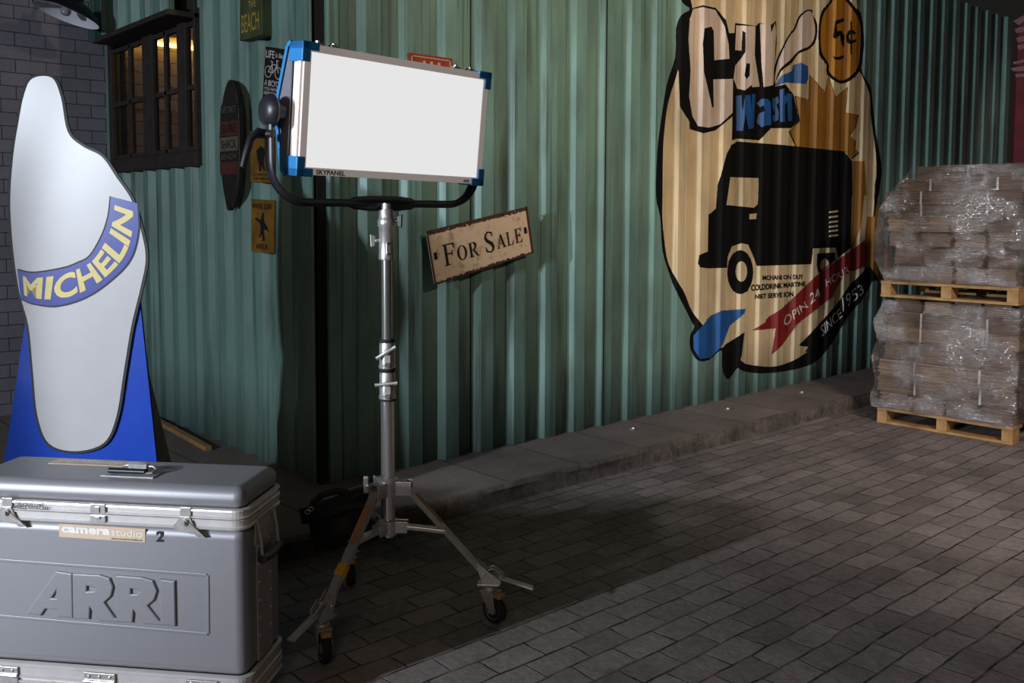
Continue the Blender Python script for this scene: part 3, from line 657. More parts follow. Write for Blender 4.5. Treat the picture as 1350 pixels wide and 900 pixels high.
sil(y1, [(.38, .66), (.48, .7), (.6, .66), (.74, .6), (.68, .5), (.62, .5), (.6, .36), (.66, .22), (.58, .25), (.52, .36), (.48, .22), (.4, .22), (.4, .34), (.32, .5), (.3, .62)])
text_on(y1, 'U', sub(P, .04, .14, .62, .74), 'letterblk', .0, lift=lx)
for s, r in (('OS', (.62, .9, .84, .93)), ('W WAVE LOVER', (.18, .86, .125, .18)), ('SURF AND SUN', (.16, .86, .05, .1))): text_on(y1, s, sub(P, *r), 'letterblk', .0, lift=lx)
y2, P = wall_sign('surf_sign', 'yellow sign reading Wave Surf Area with surfer silhouette, lowest on the left wall', 'sign', [(331, 331.5), (361, 334), (361, 264), (331, 262)], 0, XC-.012, .008, M['yelsign'])
PP = P
text_on(y2, 'WAVE SURF', sub(P, .06, .94, .82, .93), 'letterblk', .01, lift=lx); text_on(y2, 'AREA', sub(P, .24, .76, .06, .17), 'letterblk', .01, lift=lx)
sil(y2, [(.2, .62), (.4, .56), (.46, .48), (.42, .34), (.36, .3), (.4, .28), (.5, .36), (.54, .24), (.46, .22), (.62, .22), (.58, .42), (.6, .44), (.76, .42), (.82, .38), (.72, .5), (.6, .58), (.56, .66), (.58, .74), (.52, .76), (.48, .66), (.44, .6), (.26, .66)])
# surfboard
sfp = [(303, 105), (309, 112), (313.5, 140), (315, 175), (315, 215), (312, 255), (306, 274), (303, 269), (300, 278), (296, 262), (291, 225), (289, 185), (290.5, 150), (295, 122), (299, 109)]
sb = thing('surfboard', 'dark wooden surfboard with rust and grey lettered bands hung on the left wall', 'surfboard', Mx.Translation(on(302, 190, 0, XC-.02)))
mb = MB(); pts = [on(x, y, 0, XC-.045) for x, y in sfp]; pts = [V(p) for p in smooth_poly([tuple(p) for p in pts], 3)]
mb.prism(pts, (.03, 0, 0)); mb.build('board', 'surfdark', sb, world=True, bevel=.01, seg=3)
def sl(y): # left/right px at height y
    return 289+max(0, abs(y-190)-25)**1.5*.011, 314.5-max(0, abs(y-190)-35)**1.5*.010
for ya, yb, mat, s in ((138, 151, 'surfdark', 'SECRET'), (160, 179, 'rust', 'SURF'), (181, 199, 'surfgrey', 'SHACK'), (214, 230, 'rust', None), (201, 212, 'surfdark', 'BEACH')):
    q = [(sl(yb)[0]+.8, yb+1), (sl(yb)[1]-1, yb-1), (sl(ya)[1]-1, ya-2), (sl(ya)[0]+.8, ya+1)]
    P = [on(x, y, 0, XC-.0465) for x, y in q]
    b_ = MB().prism(P, (.002, 0, 0)).build('painted_band', mat, sb, world=True)
    if s: text_on(sb, s, sub(P, .1, .92, .2, .8), 'letterblk' if mat != 'surfdark' else 'surfgrey', .0, lift=lx)
for a, b in ((.0, .0), (5, 2)):
    pass
# ============================================================ flight case
corner = on(325, 896, 2, .125)
xd = V((.649, -.760, 0)).normalized(); yd = V((.760, .649, 0)).normalized()
def fpl(px, py):                       # point of the case front plane (local x, z)
    d = ray(px, py); o_ = V((0, 0, H)); t = (corner-o_).dot(yd)/d.dot(yd); p = o_+d*t
    return (p-corner).dot(xd), p.z
xc = fpl(133, 760)[0]; HWD = -xc; DP = .235
Mc = frame(V((corner.x, corner.y, 0))+xd*xc, xd, yd)
def L(px, py): a, z = fpl(px, py); return a-xc, z
ZT = fpl(325, 645)[1]; ZL0 = fpl(325, 673)[1]; ZB1 = fpl(325, 699)[1]
cs = thing('flight_case', 'grey metal equipment case with embossed letters and silver bands, bottom left', 'case', Mc)
R_ = .028
MB().box((-HWD, 0, .125), (HWD, DP, ZB1)).build('case_body', 'case', cs, bevel=R_, seg=5)
MB().box((-HWD, 0, ZL0-.006), (HWD, DP, ZT)).build('lid', 'case', cs, bevel=R_, seg=5)
MB().box((-HWD, 0, 0), (HWD, DP, .1)).build('base_tray', 'case', cs, bevel=R_, seg=5)
def rring(mb, x, y0, y1, r, zp):       # band: rounded-rect loop swept over profile [(out, z)]
    n = 6; rows = []
    for out, z in zp:
        pts = []
        for cx, cy, a0 in ((x-r, y1-r, 0), (-x+r, y1-r, 90), (-x+r, y0+r, 180), (x-r, y0+r, 270)):
            for k in range(n+1):
                a = radians(a0+90*k/n); pts.append(V((cx+(r+out)*cos(a), cy+(r+out)*sin(a), z)))
        pts.append(pts[0]); rows.append(pts)
    mb.grid(rows)
mb = MB(); z0, z1 = ZB1, ZL0; h = z1-z0
rring(mb, HWD, 0, DP, R_, [(-.004, z0-.002), (.008, z0), (.009, z0+h*.12), (.005, z0+h*.16), (.005, z0+h*.42), (.009, z0+h*.45), (.009, z0+h*.5), (.002, z0+h*.52), (.002, z0+h*.54), (.009, z0+h*.56), (.009, z0+h*.62), (.005, z0+h*.66), (.005, z0+h*.88), (.009, z0+h*.92), (.008, z1), (-.004, z1+.002)])
mb.build('edge_band', 'alu', cs, smooth=False)
mb = MB()
rring(mb, HWD, 0, DP, R_, [(-.004, .132), (.009, .13), (.009, .122), (.005, .119), (.005, .1), (.009, .097), (.009, .092), (.003, .09), (.003, .087), (.009, .085), (.009, .08), (.005, .077), (.005, .06), (.009, .057), (-.004, .054)])
mb.build('edge_band', 'alu', cs)
# embossed panel and letters
Z = lambda x, y: L(x/2.903, 590+y/2.903)
AR = {'A': [[(113, 628), (222, 474), (276, 482), (279, 643), (228, 640), (226, 612), (176, 608), (158, 634)], [(194, 575), (224, 578), (224, 528)]],
      'R': [[(286, 483), (385, 488), (420, 500), (432, 530), (425, 562), (397, 588), (440, 650), (458, 659), (386, 655), (345, 594), (342, 648), (289, 646)], [(332, 521), (362, 524), (377, 536), (366, 549), (332, 551)]],
      'R2': [[(452, 490), (545, 497), (585, 509), (600, 545), (590, 577), (562, 600), (610, 662), (622, 669), (556, 667), (512, 606), (507, 661), (455, 659)], [(500, 531), (530, 535), (545, 547), (533, 560), (500, 562)]],
      'I': [[(622, 505), (668, 511), (671, 675), (622, 670)]]}
for k, polys in AR.items():
    vs, fs = poly_flat([[Z(*p) for p in q] for q in polys], extrude=.001, bevel=.0035)
    MB().add([V((v.x, -v.z-.002, v.y)) for v in vs], fs).build('embossed_letter', 'case', cs, fix=True)
q = [Z(-60, 425), Z(795, 487), Z(797, 712), Z(-60, 638)]
mb = MB()
qq = [V((a, 0, b)) for a, b in q]
for a, b in ((0, 1), (1, 2), (2, 3), (3, 0)): mb.bar(qq[a], qq[b], .009, .005, (0, 1, 0))
mb.build('embossed_border', 'case', cs, bevel=.0022, seg=3)
# stickers
def st(px0, py0, px1, py1, sl=.055):
    return [V((*L(px0, py1), 0)), V((*L(px1, py1+(px1-px0)*sl), 0)), V((*L(px1, py0+(px1-px0)*sl), 0)), V((*L(px0, py0), 0))]
def f3(p, y): return V((p.x, y, p.y))
S = [f3(p, -.0012) for p in (V((*Z(227, 340), 0)), V((*Z(556, 362), 0)), V((*Z(557, 310), 0)), V((*Z(227, 290), 0)))]
stk = MB().prism(S, (0, .001, 0)).build('sticker', 'sticker', cs)
ly = V((0, -.0006, 0))
text_on(stk, 'camera', sub(S, .03, .6, .36, .82), 'white', .045, 'sticker_lettering', ly, world=False, inf=cs)
text_on(stk, 'studio', sub(S, .61, .97, .36, .88), 'white', .0, 'sticker_lettering', ly, world=False, inf=cs)
text_on(stk, 'www.camera-studio.eu', sub(S, .61, .97, .08, .24), 'letterblk', .0, 'sticker_lettering', ly, world=False, inf=cs)
text_on(cs, '2', [f3(V((*Z(*p), 0)), -.001) for p in ((598, 360), (628, 360), (628, 318), (598, 318))], 'letterblk', .04, 'case_number', world=False)
for s, r in (('DELICATE UNIT', ((70, 219), (178, 222), (178, 206), (70, 203))), ('HANDLE WITH CARE', ((57, 228), (196, 234), (196, 221), (57, 214)))):
    text_on(cs, s, [f3(V((*Z(*p), 0)), -.0105) for p in r], 'letterblk', .01, 'printed_lettering', world=False)
# sticker on the lid top, far edge
def topq(pts): 
    out = []
    for x, y in pts:
        p = on(x, y, 2, ZT+.001); out.append(Mc.inverted() @ p)
    return out
S = topq([(28, 612), (108, 621), (147, 617), (60, 608)]); S = [V((p.x, min(p.y, DP-.03), p.z)) for p in S]
stk2 = MB().prism([V((HWD*-.62, DP-.085, ZT+.0002)), V((HWD*.05, DP-.085, ZT+.0002)), V((HWD*.05, DP-.035, ZT+.0002)), V((HWD*-.62, DP-.035, ZT+.0002))], (0, 0, .0012)).build('sticker', 'sticker', cs)
stk = bpy.data.objects[-1] if 0 else stk2
text_on(stk, 'camerastudio', [V((HWD*.02, DP-.042, ZT+.002)), V((HWD*-.58, DP-.042, ZT+.002)), V((HWD*-.58, DP-.075, ZT+.002)), V((HWD*.02, DP-.075, ZT+.002))], 'white', .03, 'sticker_lettering', world=False, inf=cs)
# top handle with clip
hx, hz = L(152, 625); hy = .075
hd = MB(); hd.tube([(hx-.06, hy, ZT+.012), (hx+.04, hy, ZT+.012)], .010, 16, flat=(1, .7, (0, 1, 0))).build('carry_handle', 'black', cs, smooth=True)
mb = MB(); mb.tube([(hx-.062, hy+.004, ZT+.004), (hx-.055, hy+.02, ZT+.01), (hx-.03, hy+.028, ZT+.018), (hx+.045, hy+.028, ZT+.018), (hx+.058, hy+.02, ZT+.012), (hx+.055, hy+.002, ZT+.008), (hx+.035, hy-.004, ZT+.008)], .0035, 10)
mb.box((hx-.02, hy+.02, ZT+.013), (hx+.03, hy+.036, ZT+.024)); mb.build('handle_clip', 'steel', cs, smooth=True)
MB().box((hx-.075, hy-.02, ZT-.001), (hx+.07, hy+.045, ZT+.003)).build('handle_plate', 'case', cs, bevel=.001)
# latches
for px in (13, 247):
    x, z = L(px, 686 if px > 100 else 673); 
    lt = MB(); lt.prism([(x-.035, -.012, z-.012), (x-.012, -.012, z+.014), (x+.012, -.012, z+.014), (x+.03, -.012, z-.026), (x+.018, -.012, z-.03), (x-.028, -.012, z-.02)], (0, .003, 0))
    lt.prism([(x-.014, -.010, z+.014), (x-.014, -.010, z+.036), (x+.014, -.010, z+.036), (x+.014, -.010, z+.014)], (0, .002, 0))
    la = lt.build('latch', 'steel', cs, bevel=.0008)
    mb = MB(); mb.cyl((x, -.010, z), (x, -.018, z), .009, n=20); mb.cyl((x, -.014, z), (x, -.024, z), .005, n=16)
    mb.prism([(x+.004, -.016, z+.006), (x+.042, -.014, z-.026), (x+.05, -.014, z-.034), (x+.034, -.014, z-.036), (x-.004, -.016, z-.006)], (0, .003, 0))
    k = mb.build('latch_key', 'dullsteel', la, inf=cs); 
x, z = L(132, 676)
mb = MB(); mb.box((x-.02, -.011, z-.022), (x+.02, -.007, z-.003)); mb.box((x-.02, -.011, z+.003), (x+.02, -.007, z+.026)); mb.box((x-.007, -.014, z-.012), (x+.007, -.009, z-.004)); mb.box((x-.006, -.014, z+.004), (x+.006, -.009, z+.02))
mb.build('centre_clasp', 'steel', cs, bevel=.001)
for px in (7, 134, 268):
    x, z = L(px, 885); z = .098; mb = MB(); mb.box((x-.042, -.011, z-.022), (x+.042, -.007, z+.022)); mb.cyl((x-.042, -.012, z-.0), (x+.042, -.012, z-.0), .005, n=12)
    for dx in (-.028, 0, .028): mb.cyl((x+dx, -.01, z+.013), (x+dx, -.014, z+.013), .004, n=10)
    mb.build('hinge', 'steel', cs, bevel=.0008)
# side: rivet strips and folding handle
mb = MB(); mb.box((HWD-.001, .07, .14), (HWD+.003, .165, ZB1-.01)); mb.build('side_strip', 'dullsteel', cs, bevel=.001)
mb = MB()
for y in (.082, .153):
    for k in range(8): z = .155+k*.047; mb.cyl((HWD+.002, y, z), (HWD+.005, y, z), .003, n=8)
mb.build('rivets', 'steel', cs)
zh = ZL0-.05
MB().box((HWD, .06, zh-.06), (HWD+.004, .175, zh+.02)).build('handle_plate', 'steel', cs, bevel=.001)
hw = MB(); hw.tube([(HWD+.006, .065, zh+.008), (HWD+.016, .065, zh-.04), (HWD+.02, .065, zh-.095)], .004, 10); hw.tube([(HWD+.006, .17, zh+.008), (HWD+.016, .17, zh-.04), (HWD+.02, .17, zh-.095)], .004, 10)
hw.tube([(HWD+.006, .065, zh+.008), (HWD+.006, .17, zh+.008)], .004, 10); sh = hw.build('side_handle', 'dullsteel', cs, smooth=True)
MB().tube([(HWD+.02, .06, zh-.095), (HWD+.022, .118, zh-.10), (HWD+.02, .175, zh-.095)], .0115, 16).build('grip', 'black', sh, smooth=True, inf=cs)
c2 = copy_thing(cs); c2.matrix_world = Mx.Translation(-xd*(2*HWD+.055)+yd*.0) @ Mc  # unseen copy added to keep the low key off the ground behind
tag(c2, 'unseen second grey metal equipment case added left of the first to block the key light', 'case')
# ============================================================ display board
DS = 3.2; o_s = LD((110-CX)/F_*DS, DS, ZS)
xr = RT.copy(); yr = V((FW.x, FW.y, 0)).normalized()
Ms = frame(o_s, xr, yr)
def sp(px, py, lift=0):
    d = ray(px, py); o_ = V((0, 0, H)); t = (o_s-o_).dot(yr)/d.dot(yr); p = Ms.inverted() @ (o_+d*t); return V((p.x, -lift, p.z))
sd = thing('display_board', 'tall white board on a blue stand with an indigo sash of pale gold letters', 'display board', Ms)
bl = [sp(38, 392), sp(183, 384), sp(207, 612)]; zr = bl[2]
k = (zr.z-0)/(bl[1].z-zr.z); br_ = V((zr.x+(zr.x-bl[1].x)*k, 0, 0)); tl = bl[0]; b5 = sp(5, 612); k2 = b5.z/(tl.z-b5.z); bl_ = V((b5.x+(b5.x-tl.x)*k2, 0, 0))
MB().prism([tl, bl[1], br_, bl_], (0, .012, 0)).build('stand_panel', 'boardblue', sd)
MB().prism([br_+V((-.03, .012, 0)), br_+V((-.03, .3, 0)), V((bl[1].x-.04, .012, bl[1].z))], (-.012, 0, 0)).build('rear_strut', 'edgeboard', sd)
MB().prism([bl_+V((.05, .012, 0)), bl_+V((.05, .3, 0)), V((tl.x+.05, .012, tl.z))], (.012, 0, 0)).build('rear_strut', 'edgeboard', sd)
wp = [(30, 125), (40, 103), (60, 97), (76, 104), (86, 130), (94, 172), (112, 190), (138, 204), (158, 232), (178, 262), (190, 300), (197, 340), (190, 380), (178, 430), (168, 490), (158, 550), (140, 586), (100, 597), (64, 586), (48, 548), (42, 490), (36, 430), (24, 385), (16, 330), (12, 265), (16, 205), (23, 160)]
wq = [sp(*p) for p in wp]
def inset(pts, d):
    n = len(pts); out = []
    for i in range(n):
        t = (pts[(i+1) % n]-pts[i-1]).normalized(); nn = V((t.z, 0, -t.x)); out.append(pts[i]+nn*d)
    return out
w3 = [V(p) for p in smooth_poly([tuple(p) for p in wq], 5)]
w3i = inset(w3, .009)
MB().prism([p+V((0, -.008, 0)) for p in w3], (0, .008, 0)).build('outline_board', 'letterblk', sd)
MB().prism([p+V((0, -.0095, 0)) for p in w3i], (0, .002, 0)).build('white_board', 'boardwhite', sd)
ti = [(25, 355.6), (46.7, 359.5), (84, 354), (104, 347), (121, 337), (137, 310), (145, 285), (148, 259)]
bo = [(29.6, 393), (46.7, 399.5), (78, 402), (115, 391), (149, 368), (174, 340), (184, 304), (183, 268)]
def cr(P_, u):
    n = len(P_)-1; x = min(max(u, 0), .99999)*n; i = int(x); t = x-i
    g = lambda k: V((*P_[min(max(k, 0), n)], 0)); a, b, c, d = g(i-1), g(i), g(i+1), g(i+2)
    if i == 0: a = 2*b-c
    if i == n-1: d = 2*c-b
    return .5*((2*b)+(c-a)*t+(2*a-5*b+4*c-d)*t*t+(3*b-a-3*c+d)*t**3)
def sash(u, v, lift): a = cr(bo, u)*(1-v)+cr(ti, u)*v; return sp(a.x, a.y, lift)
N_ = 60
def sg(v0, v1, lift, mat, name):
    MB().grid([[sash(k/N_, v, lift) for k in range(N_+1)] for v in (v0, v1)]).build(name, mat, sd)
sg(-.05, 1.05, .0105, 'letterblk', 'sash_outline'); sg(0, 1, .0115, 'sash', 'sash')
vs, fs = text_flat('MICHELIN', .035, 4, 1.0)
bm = bmesh.new(); vv = [bm.verts.new(v) for v in vs]
for f in fs:
    try: bm.faces.new([vv[i] for i in f])
    except ValueError: pass
for k in range(1, 40): bmesh.ops.bisect_plane(bm, geom=bm.verts[:]+bm.edges[:]+bm.faces[:], plane_co=(k/40, 0, 0), plane_no=(1, 0, 0))
for v in bm.verts: v.co = sash(.05+.9*v.co.x, .17+.68*v.co.y, .0125)
m = MB(); m.bm.free(); m.bm = bm; m.build('lettering', 'gold', sd, fix=True)
# ============================================================ light stand
PX, PY = 1.650, 2.420
dpole = (V((PX, PY, 0))).dot(V((sin(YAW), cos(YAW), 0)))
def zp(py): d = ray(509, py); return H+d.z*dpole/(d.dot(V((sin(YAW), cos(YAW), 0))))
stt = thing('light_stand', 'chrome rolling light stand on three braked casters, carrying the lit panel', 'light stand', Mx.Translation((PX, PY, 0)))
W = dict(world=True)
c = lambda z: V((PX, PY, z))
mb = MB(); mb.tube([c(zp(706)), c(zp(520))], .0215, 28); mb.build('lower_pole', 'chrome', stt, smooth=True, world=True)
MB().tube([c(zp(520)), c(zp(340))], .0165, 28).build('upper_pole', 'chrome', stt, smooth=True, world=True)
MB().lathe([(.0, zp(342)-.0), (.024, zp(342)), (.025, zp(338)), (.0235, zp(334)), (.0235, zp(300)), (.027, zp(298)), (.027, zp(290)), (.024, zp(288)), (.023, zp(284)), (.023, zp(277)), (.015, zp(276)), (.014, zp(268))], (PX, PY, 0)).build('spigot_receiver', 'steel', stt, world=True, smooth=True, bevel=0)
toc = -yr; tol = -xr
def knob(z, side, n='knob', mat='black'):
    p = c(z)+side*.022; mb = MB(); mb.cyl(p, p+side*.016, .005, n=12); e = p+side*.024
    up = V((0, 0, 1)); w = side.cross(up)
    mb.prism([e-up*.017-side*.007, e-up*.02+side*.007, e+up*.02+side*.009, e+up*.014-side*.009], w*.01); return mb.build(n, mat, stt, world=True, bevel=.002)
knob(zp(317), -xr*.9+toc*.2, 'clamp_knob', 'dullsteel'); knob(zp(291), xr*.95+toc*.2, 'clamp_knob', 'black')
mb = MB(); p = c(zp(320))+toc*.0235+xr*.006; mb.tube([p, p+toc*.014-V((0, 0, .004)), p+toc*.014-V((0, 0, .03)), p-V((0, 0, .034))], .0035, 10); mb.build('safety_loop', 'steel', stt, world=True, smooth=True)
for (ya, yb, yk, an) in ((448, 486, 463, .55), (487, 526, 504, .1)):
    co_ = MB().lathe([(.0165, zp(yb)), (.026, zp(yb)), (.0265, zp(yb-5)), (.0245, zp(yb-6)), (.0245, zp(ya+6)), (.0225, zp(ya+4)), (.0225, zp(ya+3)), (.016, zp(ya+2))], (PX, PY, 0)); co_ = co_.build('collar', 'steel', stt, world=True, smooth=True)
    mb = MB(); mb.lathe([(.0262, zp(yb+1.5)), (.0268, zp(yb)), (.0262, zp(yb-1.5))], (PX, PY, 0)); mb.build('rubber_ring', 'rubber', co_, world=True); mb = MB(); mb.lathe([(.023, zp(ya+3)), (.0235, zp(ya)), (.023, zp(ya-1.5))], (PX, PY, 0)); mb.build('rubber_ring', 'rubber', co_, world=True)
    p = c(zp(yk))+toc*.03; d = xr*cos(an)+V((0, 0, sin(an))); MB().tube([p-d*.035, p-d*.012, p, p+d*.012, p+d*.035], [.006, .0045, .009, .0045, .006], 12, flat=(1, .5, (0, 0, 1))).build('t_handle', 'steel', co_, world=True, smooth=True)
    p = c(zp(yk+16))+toc*.022+xr*.004; MB().box((-.010, -.006, -.012), (.010, .004, .03), frame(p, xr, -toc)).build('clamp_block', 'dullsteel', co_, world=True, bevel=.002)
    MB().cyl(p, p+toc*.012, .008, n=16).build('clamp_bolt', 'chrome', co_, world=True)
casters = [V((1.328, 2.311, 0)), V((1.897, 2.225, 0)), V((1.710, 2.736, 0))]
legdirs = []
zh_, zl = zp(641), zp(692)
zf = .155
feet_px = [(431, 797), (640, 757), None]
def axis_pt(px, py, z): return on(px, py, 2, z)
feet = [axis_pt(431, 797, zf), axis_pt(638, 755, zf), None]
ga = [math.atan2(f.y-PY, f.x-PX) for f in feet[:2]]; rr = (math.hypot(feet[0].x-PX, feet[0].y-PY)+math.hypot(feet[1].x-PX, feet[1].y-PY))/2
a3 = math.atan2(casters[2].y-PY, casters[2].x-PX)
feet[2] = V((PX+.315*cos(a3), PY+.315*sin(a3), zf))

MB().lathe([(.0215, zh_-.03), (.033, zh_-.028), (.033, zh_+.022), (.028, zh_+.028), (.0215, zh_+.03)], (PX, PY, 0)).build('top_hub', 'steel', stt, world=True, smooth=True)
MB().lathe([(.0215, zl-.028), (.03, zl-.026), (.03, zl+.018), (.025, zl+.022), (.0215, zl+.022)], (PX, PY, 0)).build('sliding_hub', 'steel', stt, world=True, smooth=True)
for i, f in enumerate(feet):
    d = V((f.x-PX, f.y-PY, 0)); rad = d.length; d.normalize(); s = V((-d.y, d.x, 0)); zu = V((0, 0, 1))
    top = c(zh_-.005)+d*.062
    lg = MB().bar(top, f, .026, .017, s.cross(f-top)).build('leg', 'dullsteel', stt, world=True, bevel=.0015)
    mb = MB()
    for sg_ in (-1, 1): mb.box((.02, sg_*.0165-.002, zh_-.024), (.076, sg_*.0165+.002, zh_+.02), Mx.Translation((PX, PY, 0)) @ Mx.Rotation(math.atan2(d.y, d.x), 4, 'Z'))
    mb.box((.02, -.0165, zh_+.016), (.06, .0165, zh_+.02), Mx.Translation((PX, PY, 0)) @ Mx.Rotation(math.atan2(d.y, d.x), 4, 'Z'))
    mb.cyl(top+s*.02, top-s*.02, .005, n=12); mb.build('leg_bracket', 'steel', stt, world=True, bevel=.001); mb = MB()
    for sg_ in (-1, 1): mb.box((.02, sg_*.0145-.002, zl-.02), (.062, sg_*.0145+.002, zl+.016), Mx.Translation((PX, PY, 0)) @ Mx.Rotation(math.atan2(d.y, d.x), 4, 'Z'))
    q_ = c(zl)+d*.048; mb.cyl(q_+s*.018, q_-s*.018, .005, n=12)
    mb.build('brace_bracket', 'steel', stt, world=True, bevel=.001)
    mid = top+(f-top)*(.46 if i != 1 else .5)
    MB().bar(c(zl-.002)+d*.048, mid, .03, .012, zu).build('brace', 'steel', stt, world=True, bevel=.0015)
    MB().cyl(mid+s*.018, mid-s*.018, .006, n=12).build('pivot_bolt', 'dullsteel', stt, world=True)
    if i < 2:
        u0, u1 = (.12, .48) if i == 0 else (.08, .42)
        n_ = (s.cross((f-top).normalized())); n_ = n_ if n_.z > 0 else -n_
        MB().bar(top+(f-top)*u0+n_*.0095, top+(f-top)*u1+n_*.0095, .024, .003, n_).build('leg_tape', 'tan', lg, world=True)
    if i == 0:
        MB().bar(top+(f-top)*.66+n_*.001, top+(f-top)*.76+n_*.001, .029, .021, n_).build('yellow_tape', 'tape', lg, world=True)
    # foot bracket, brake lever
    ext = (f-top).normalized()
    mb = MB()
    for sg_ in (-1, 1):
        mb.prism([f-ext*.03+s*sg_*.0165-zu*.004, f-ext*.03+s*sg_*.0165+zu*.018, f+d*.022+s*sg_*.0165+zu*.006, f+d*.055+s*sg_*.0165-zu*.018, f+d*.05+s*sg_*.0165-zu*.036, f+d*.0+s*sg_*.0165-zu*.034], s*.003*sg_)
    mb.box((-.02, -.02, -.036), (.05, .02, -.030), Mx.Translation(f) @ Mx.Rotation(math.atan2(d.y, d.x), 4, 'Z'))
    mb.cyl(f+s*.022, f-s*.022, .006, n=12); mb.build('foot_bracket', 'steel', stt, world=True, bevel=.001)
    mb = MB(); g0 = f+d*.045-zu*.012; g1 = f+d*.155-zu*.045
    mb.bar(g0, g1, .026, .006, zu); mb.tube([f+d*.0+zu*.006+s*.012, f+d*.03+zu*.02+s*.012, f+d*.058+zu*.0+s*.01, g0+d*.02], .0035, 8); mb.tube([f+d*.0+zu*.006-s*.012, f+d*.03+zu*.02-s*.012, f+d*.058+zu*.0-s*.01, g0+d*.02], .0035, 8)
    mb.build('levelling_lever', 'dullsteel', stt, world=True, bevel=.001)
    # caster
    w = casters[i]; rw = .042; axl = V((w.x, w.y, rw)); top_c = V((f.x+d.x*.02, f.y+d.y*.02, f.z-.036))
    rolld = V((w.x-top_c.x, w.y-top_c.y, 0)); rolld = rolld.normalized() if rolld.length > .008 else s
    if i == 0: rolld = (yr*-.45+xr*.2+V((0,0,0))).normalized()
    if i == 1: rolld = (xr*.75-yr*.6).normalized()
    if i == 2: rolld = (yr*-.9+xr*.25).normalized()
    aw = V((-rolld.y, rolld.x, 0)); axl = V((top_c.x, top_c.y, rw))+rolld*.018
    mb = MB()
    for sg_ in (-1, 1):
        a_ = axl+aw*.019*sg_; t_ = V((top_c.x, top_c.y, rw*2+.012))+aw*.019*sg_
        mb.prism([a_-rolld*.01-zu*.008, a_+rolld*.01-zu*.008, a_+rolld*.016+zu*.012, t_+rolld*.028, t_-rolld*.024, a_-rolld*.014+zu*.008], aw*.0025*sg_)
    t0 = V((top_c.x, top_c.y, rw*2+.012)); mb.box((-.026, -.022, 0), (.03, .022, .005), frame(t0, rolld, aw))
    mb.lathe([(.02, .004), (.022, .01), (.016, .018), (.009, .02), (.009, max(.022, top_c.z-t0.z+.003))], t0, n=24)
    cf = mb.build('caster', 'dullsteel', stt, world=True, bevel=.001)
    MB().lathe([(rw*.62, -.011), (rw*.9, -.013), (rw, -.008), (rw, .008), (rw*.9, .013), (rw*.62, .011)], axl, aw, 36).build('tyre', 'rubber', cf, world=True, smooth=True)
    MB().lathe([(.004, -.013), (.012, -.0135), (.014, -.0105), (rw*.6, -.0105), (rw*.66, -.012), (rw*.66, .012), (rw*.6, .0105), (.014, .0105), (.012, .0135), (.004, .013)], axl, aw, 36).build('wheel_hub', 'skygrey', cf, world=True)
    MB().box((.02, -.014, -.012), (.05, .014, .002), frame(t0+rolld*(.0), rolld, aw)).build('brake_pedal', 'brass', cf, world=True, bevel=.002)
# ============================================================ lit panel and yoke
PC = V((1.6825, 2.390, 1.5687)); AWd, AH = .6631, .3222
Mp = Mx.Translation(PC) @ Mx.Rotation(.0604, 4, 'Z') @ Mx.Rotation(.0955, 4, 'X') @ Mx.Rotation(.0139, 4, 'Y')
pn = thing('led_panel', 'large glowing white soft light panel with blue corners and black yoke, on the chrome stand', 'light panel', Mp)
a, b = AWd/2, AH/2; fx, fz = .028, .024
MB().box((-a, -.002, -b), (a, .004, b)).build('diffuser', 'led', pn)
def ringf(mb, a0, b0, a1, b1, y0, y1):
    mb.box((-a1, y0, b0), (a1, y1, b1)); mb.box((-a1, y0, -b1), (a1, y1, -b0)); mb.box((-a1, y0, -b0), (-a0, y1, b0)); mb.box((a0, y0, -b0), (a1, y1, b0)); return mb
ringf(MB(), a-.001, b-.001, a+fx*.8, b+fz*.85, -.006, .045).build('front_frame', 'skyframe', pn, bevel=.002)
A1, B1 = a+fx, b+fz
for sx in (-1, 1):
    for sz in (-1, 1):
        mb = MB()
        X0, X1 = sorted((sx*(a-.004), sx*(A1+.004))); Z0, Z1 = sorted((sz*(b+.002), sz*(B1+.002))); mb.box((X0-.02*(sx > 0), -.010, Z0), (X1+.02*(sx < 0), .06, Z1))
        X0, X1 = sorted((sx*(a+.004), sx*(A1+.004))); Z0, Z1 = sorted((sz*(b-.03), sz*(B1+.002))); mb.box((X0, -.010, Z0), (X1, .06, Z1))
        mb.build('corner_guard', 'skyblue', pn, bevel=.003)
for sx in (-1, 1):
    x = sx*(A1-.002)
    MB().prism([(x, .045, B1-.01), (x, .06, B1-.02), (x, .098, .03), (x, .098, -.03), (x, .06, -B1+.02), (x, .045, -B1+.01)], (sx*.004, 0, 0)).build('side_plate', 'skygrey', pn)
    mb = MB(); x2 = sx*(A1+.002); pr = [(.05, B1-.0), (.068, B1-.012), (.106, .035), (.106, -.035), (.068, -B1+.012), (.05, -B1)]
    for (p0, q0), (p1, q1) in zip(pr, pr[1:]): mb.bar((x2, p0, q0), (x2, p1, q1), .012, .010, (1, 0, 0))
    mb.build('side_guard', 'skyblue', pn, bevel=.001)
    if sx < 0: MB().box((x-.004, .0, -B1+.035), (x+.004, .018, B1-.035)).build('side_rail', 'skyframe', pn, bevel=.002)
mb = MB(); mb.prism([(-A1+.006, .04, B1-.012), (-A1+.006, .095, .05), (-A1+.006, .095, -.05), (-A1+.006, .04, -B1+.012)], (2*A1-.012, 0, 0)); mb.build('housing', 'skygrey', pn, bevel=.004)
mb = MB()
for u in (-.29, -.235, .235, .3): mb.cyl((u, .03, B1+.004), (u, .03, B1+.012), .007, n=12); mb.box((u-.014, .022, B1-.004), (u+.014, .04, B1+.006))
mb.build('accessory_clip', 'steel', pn, bevel=.001)
yb_ = -.0065
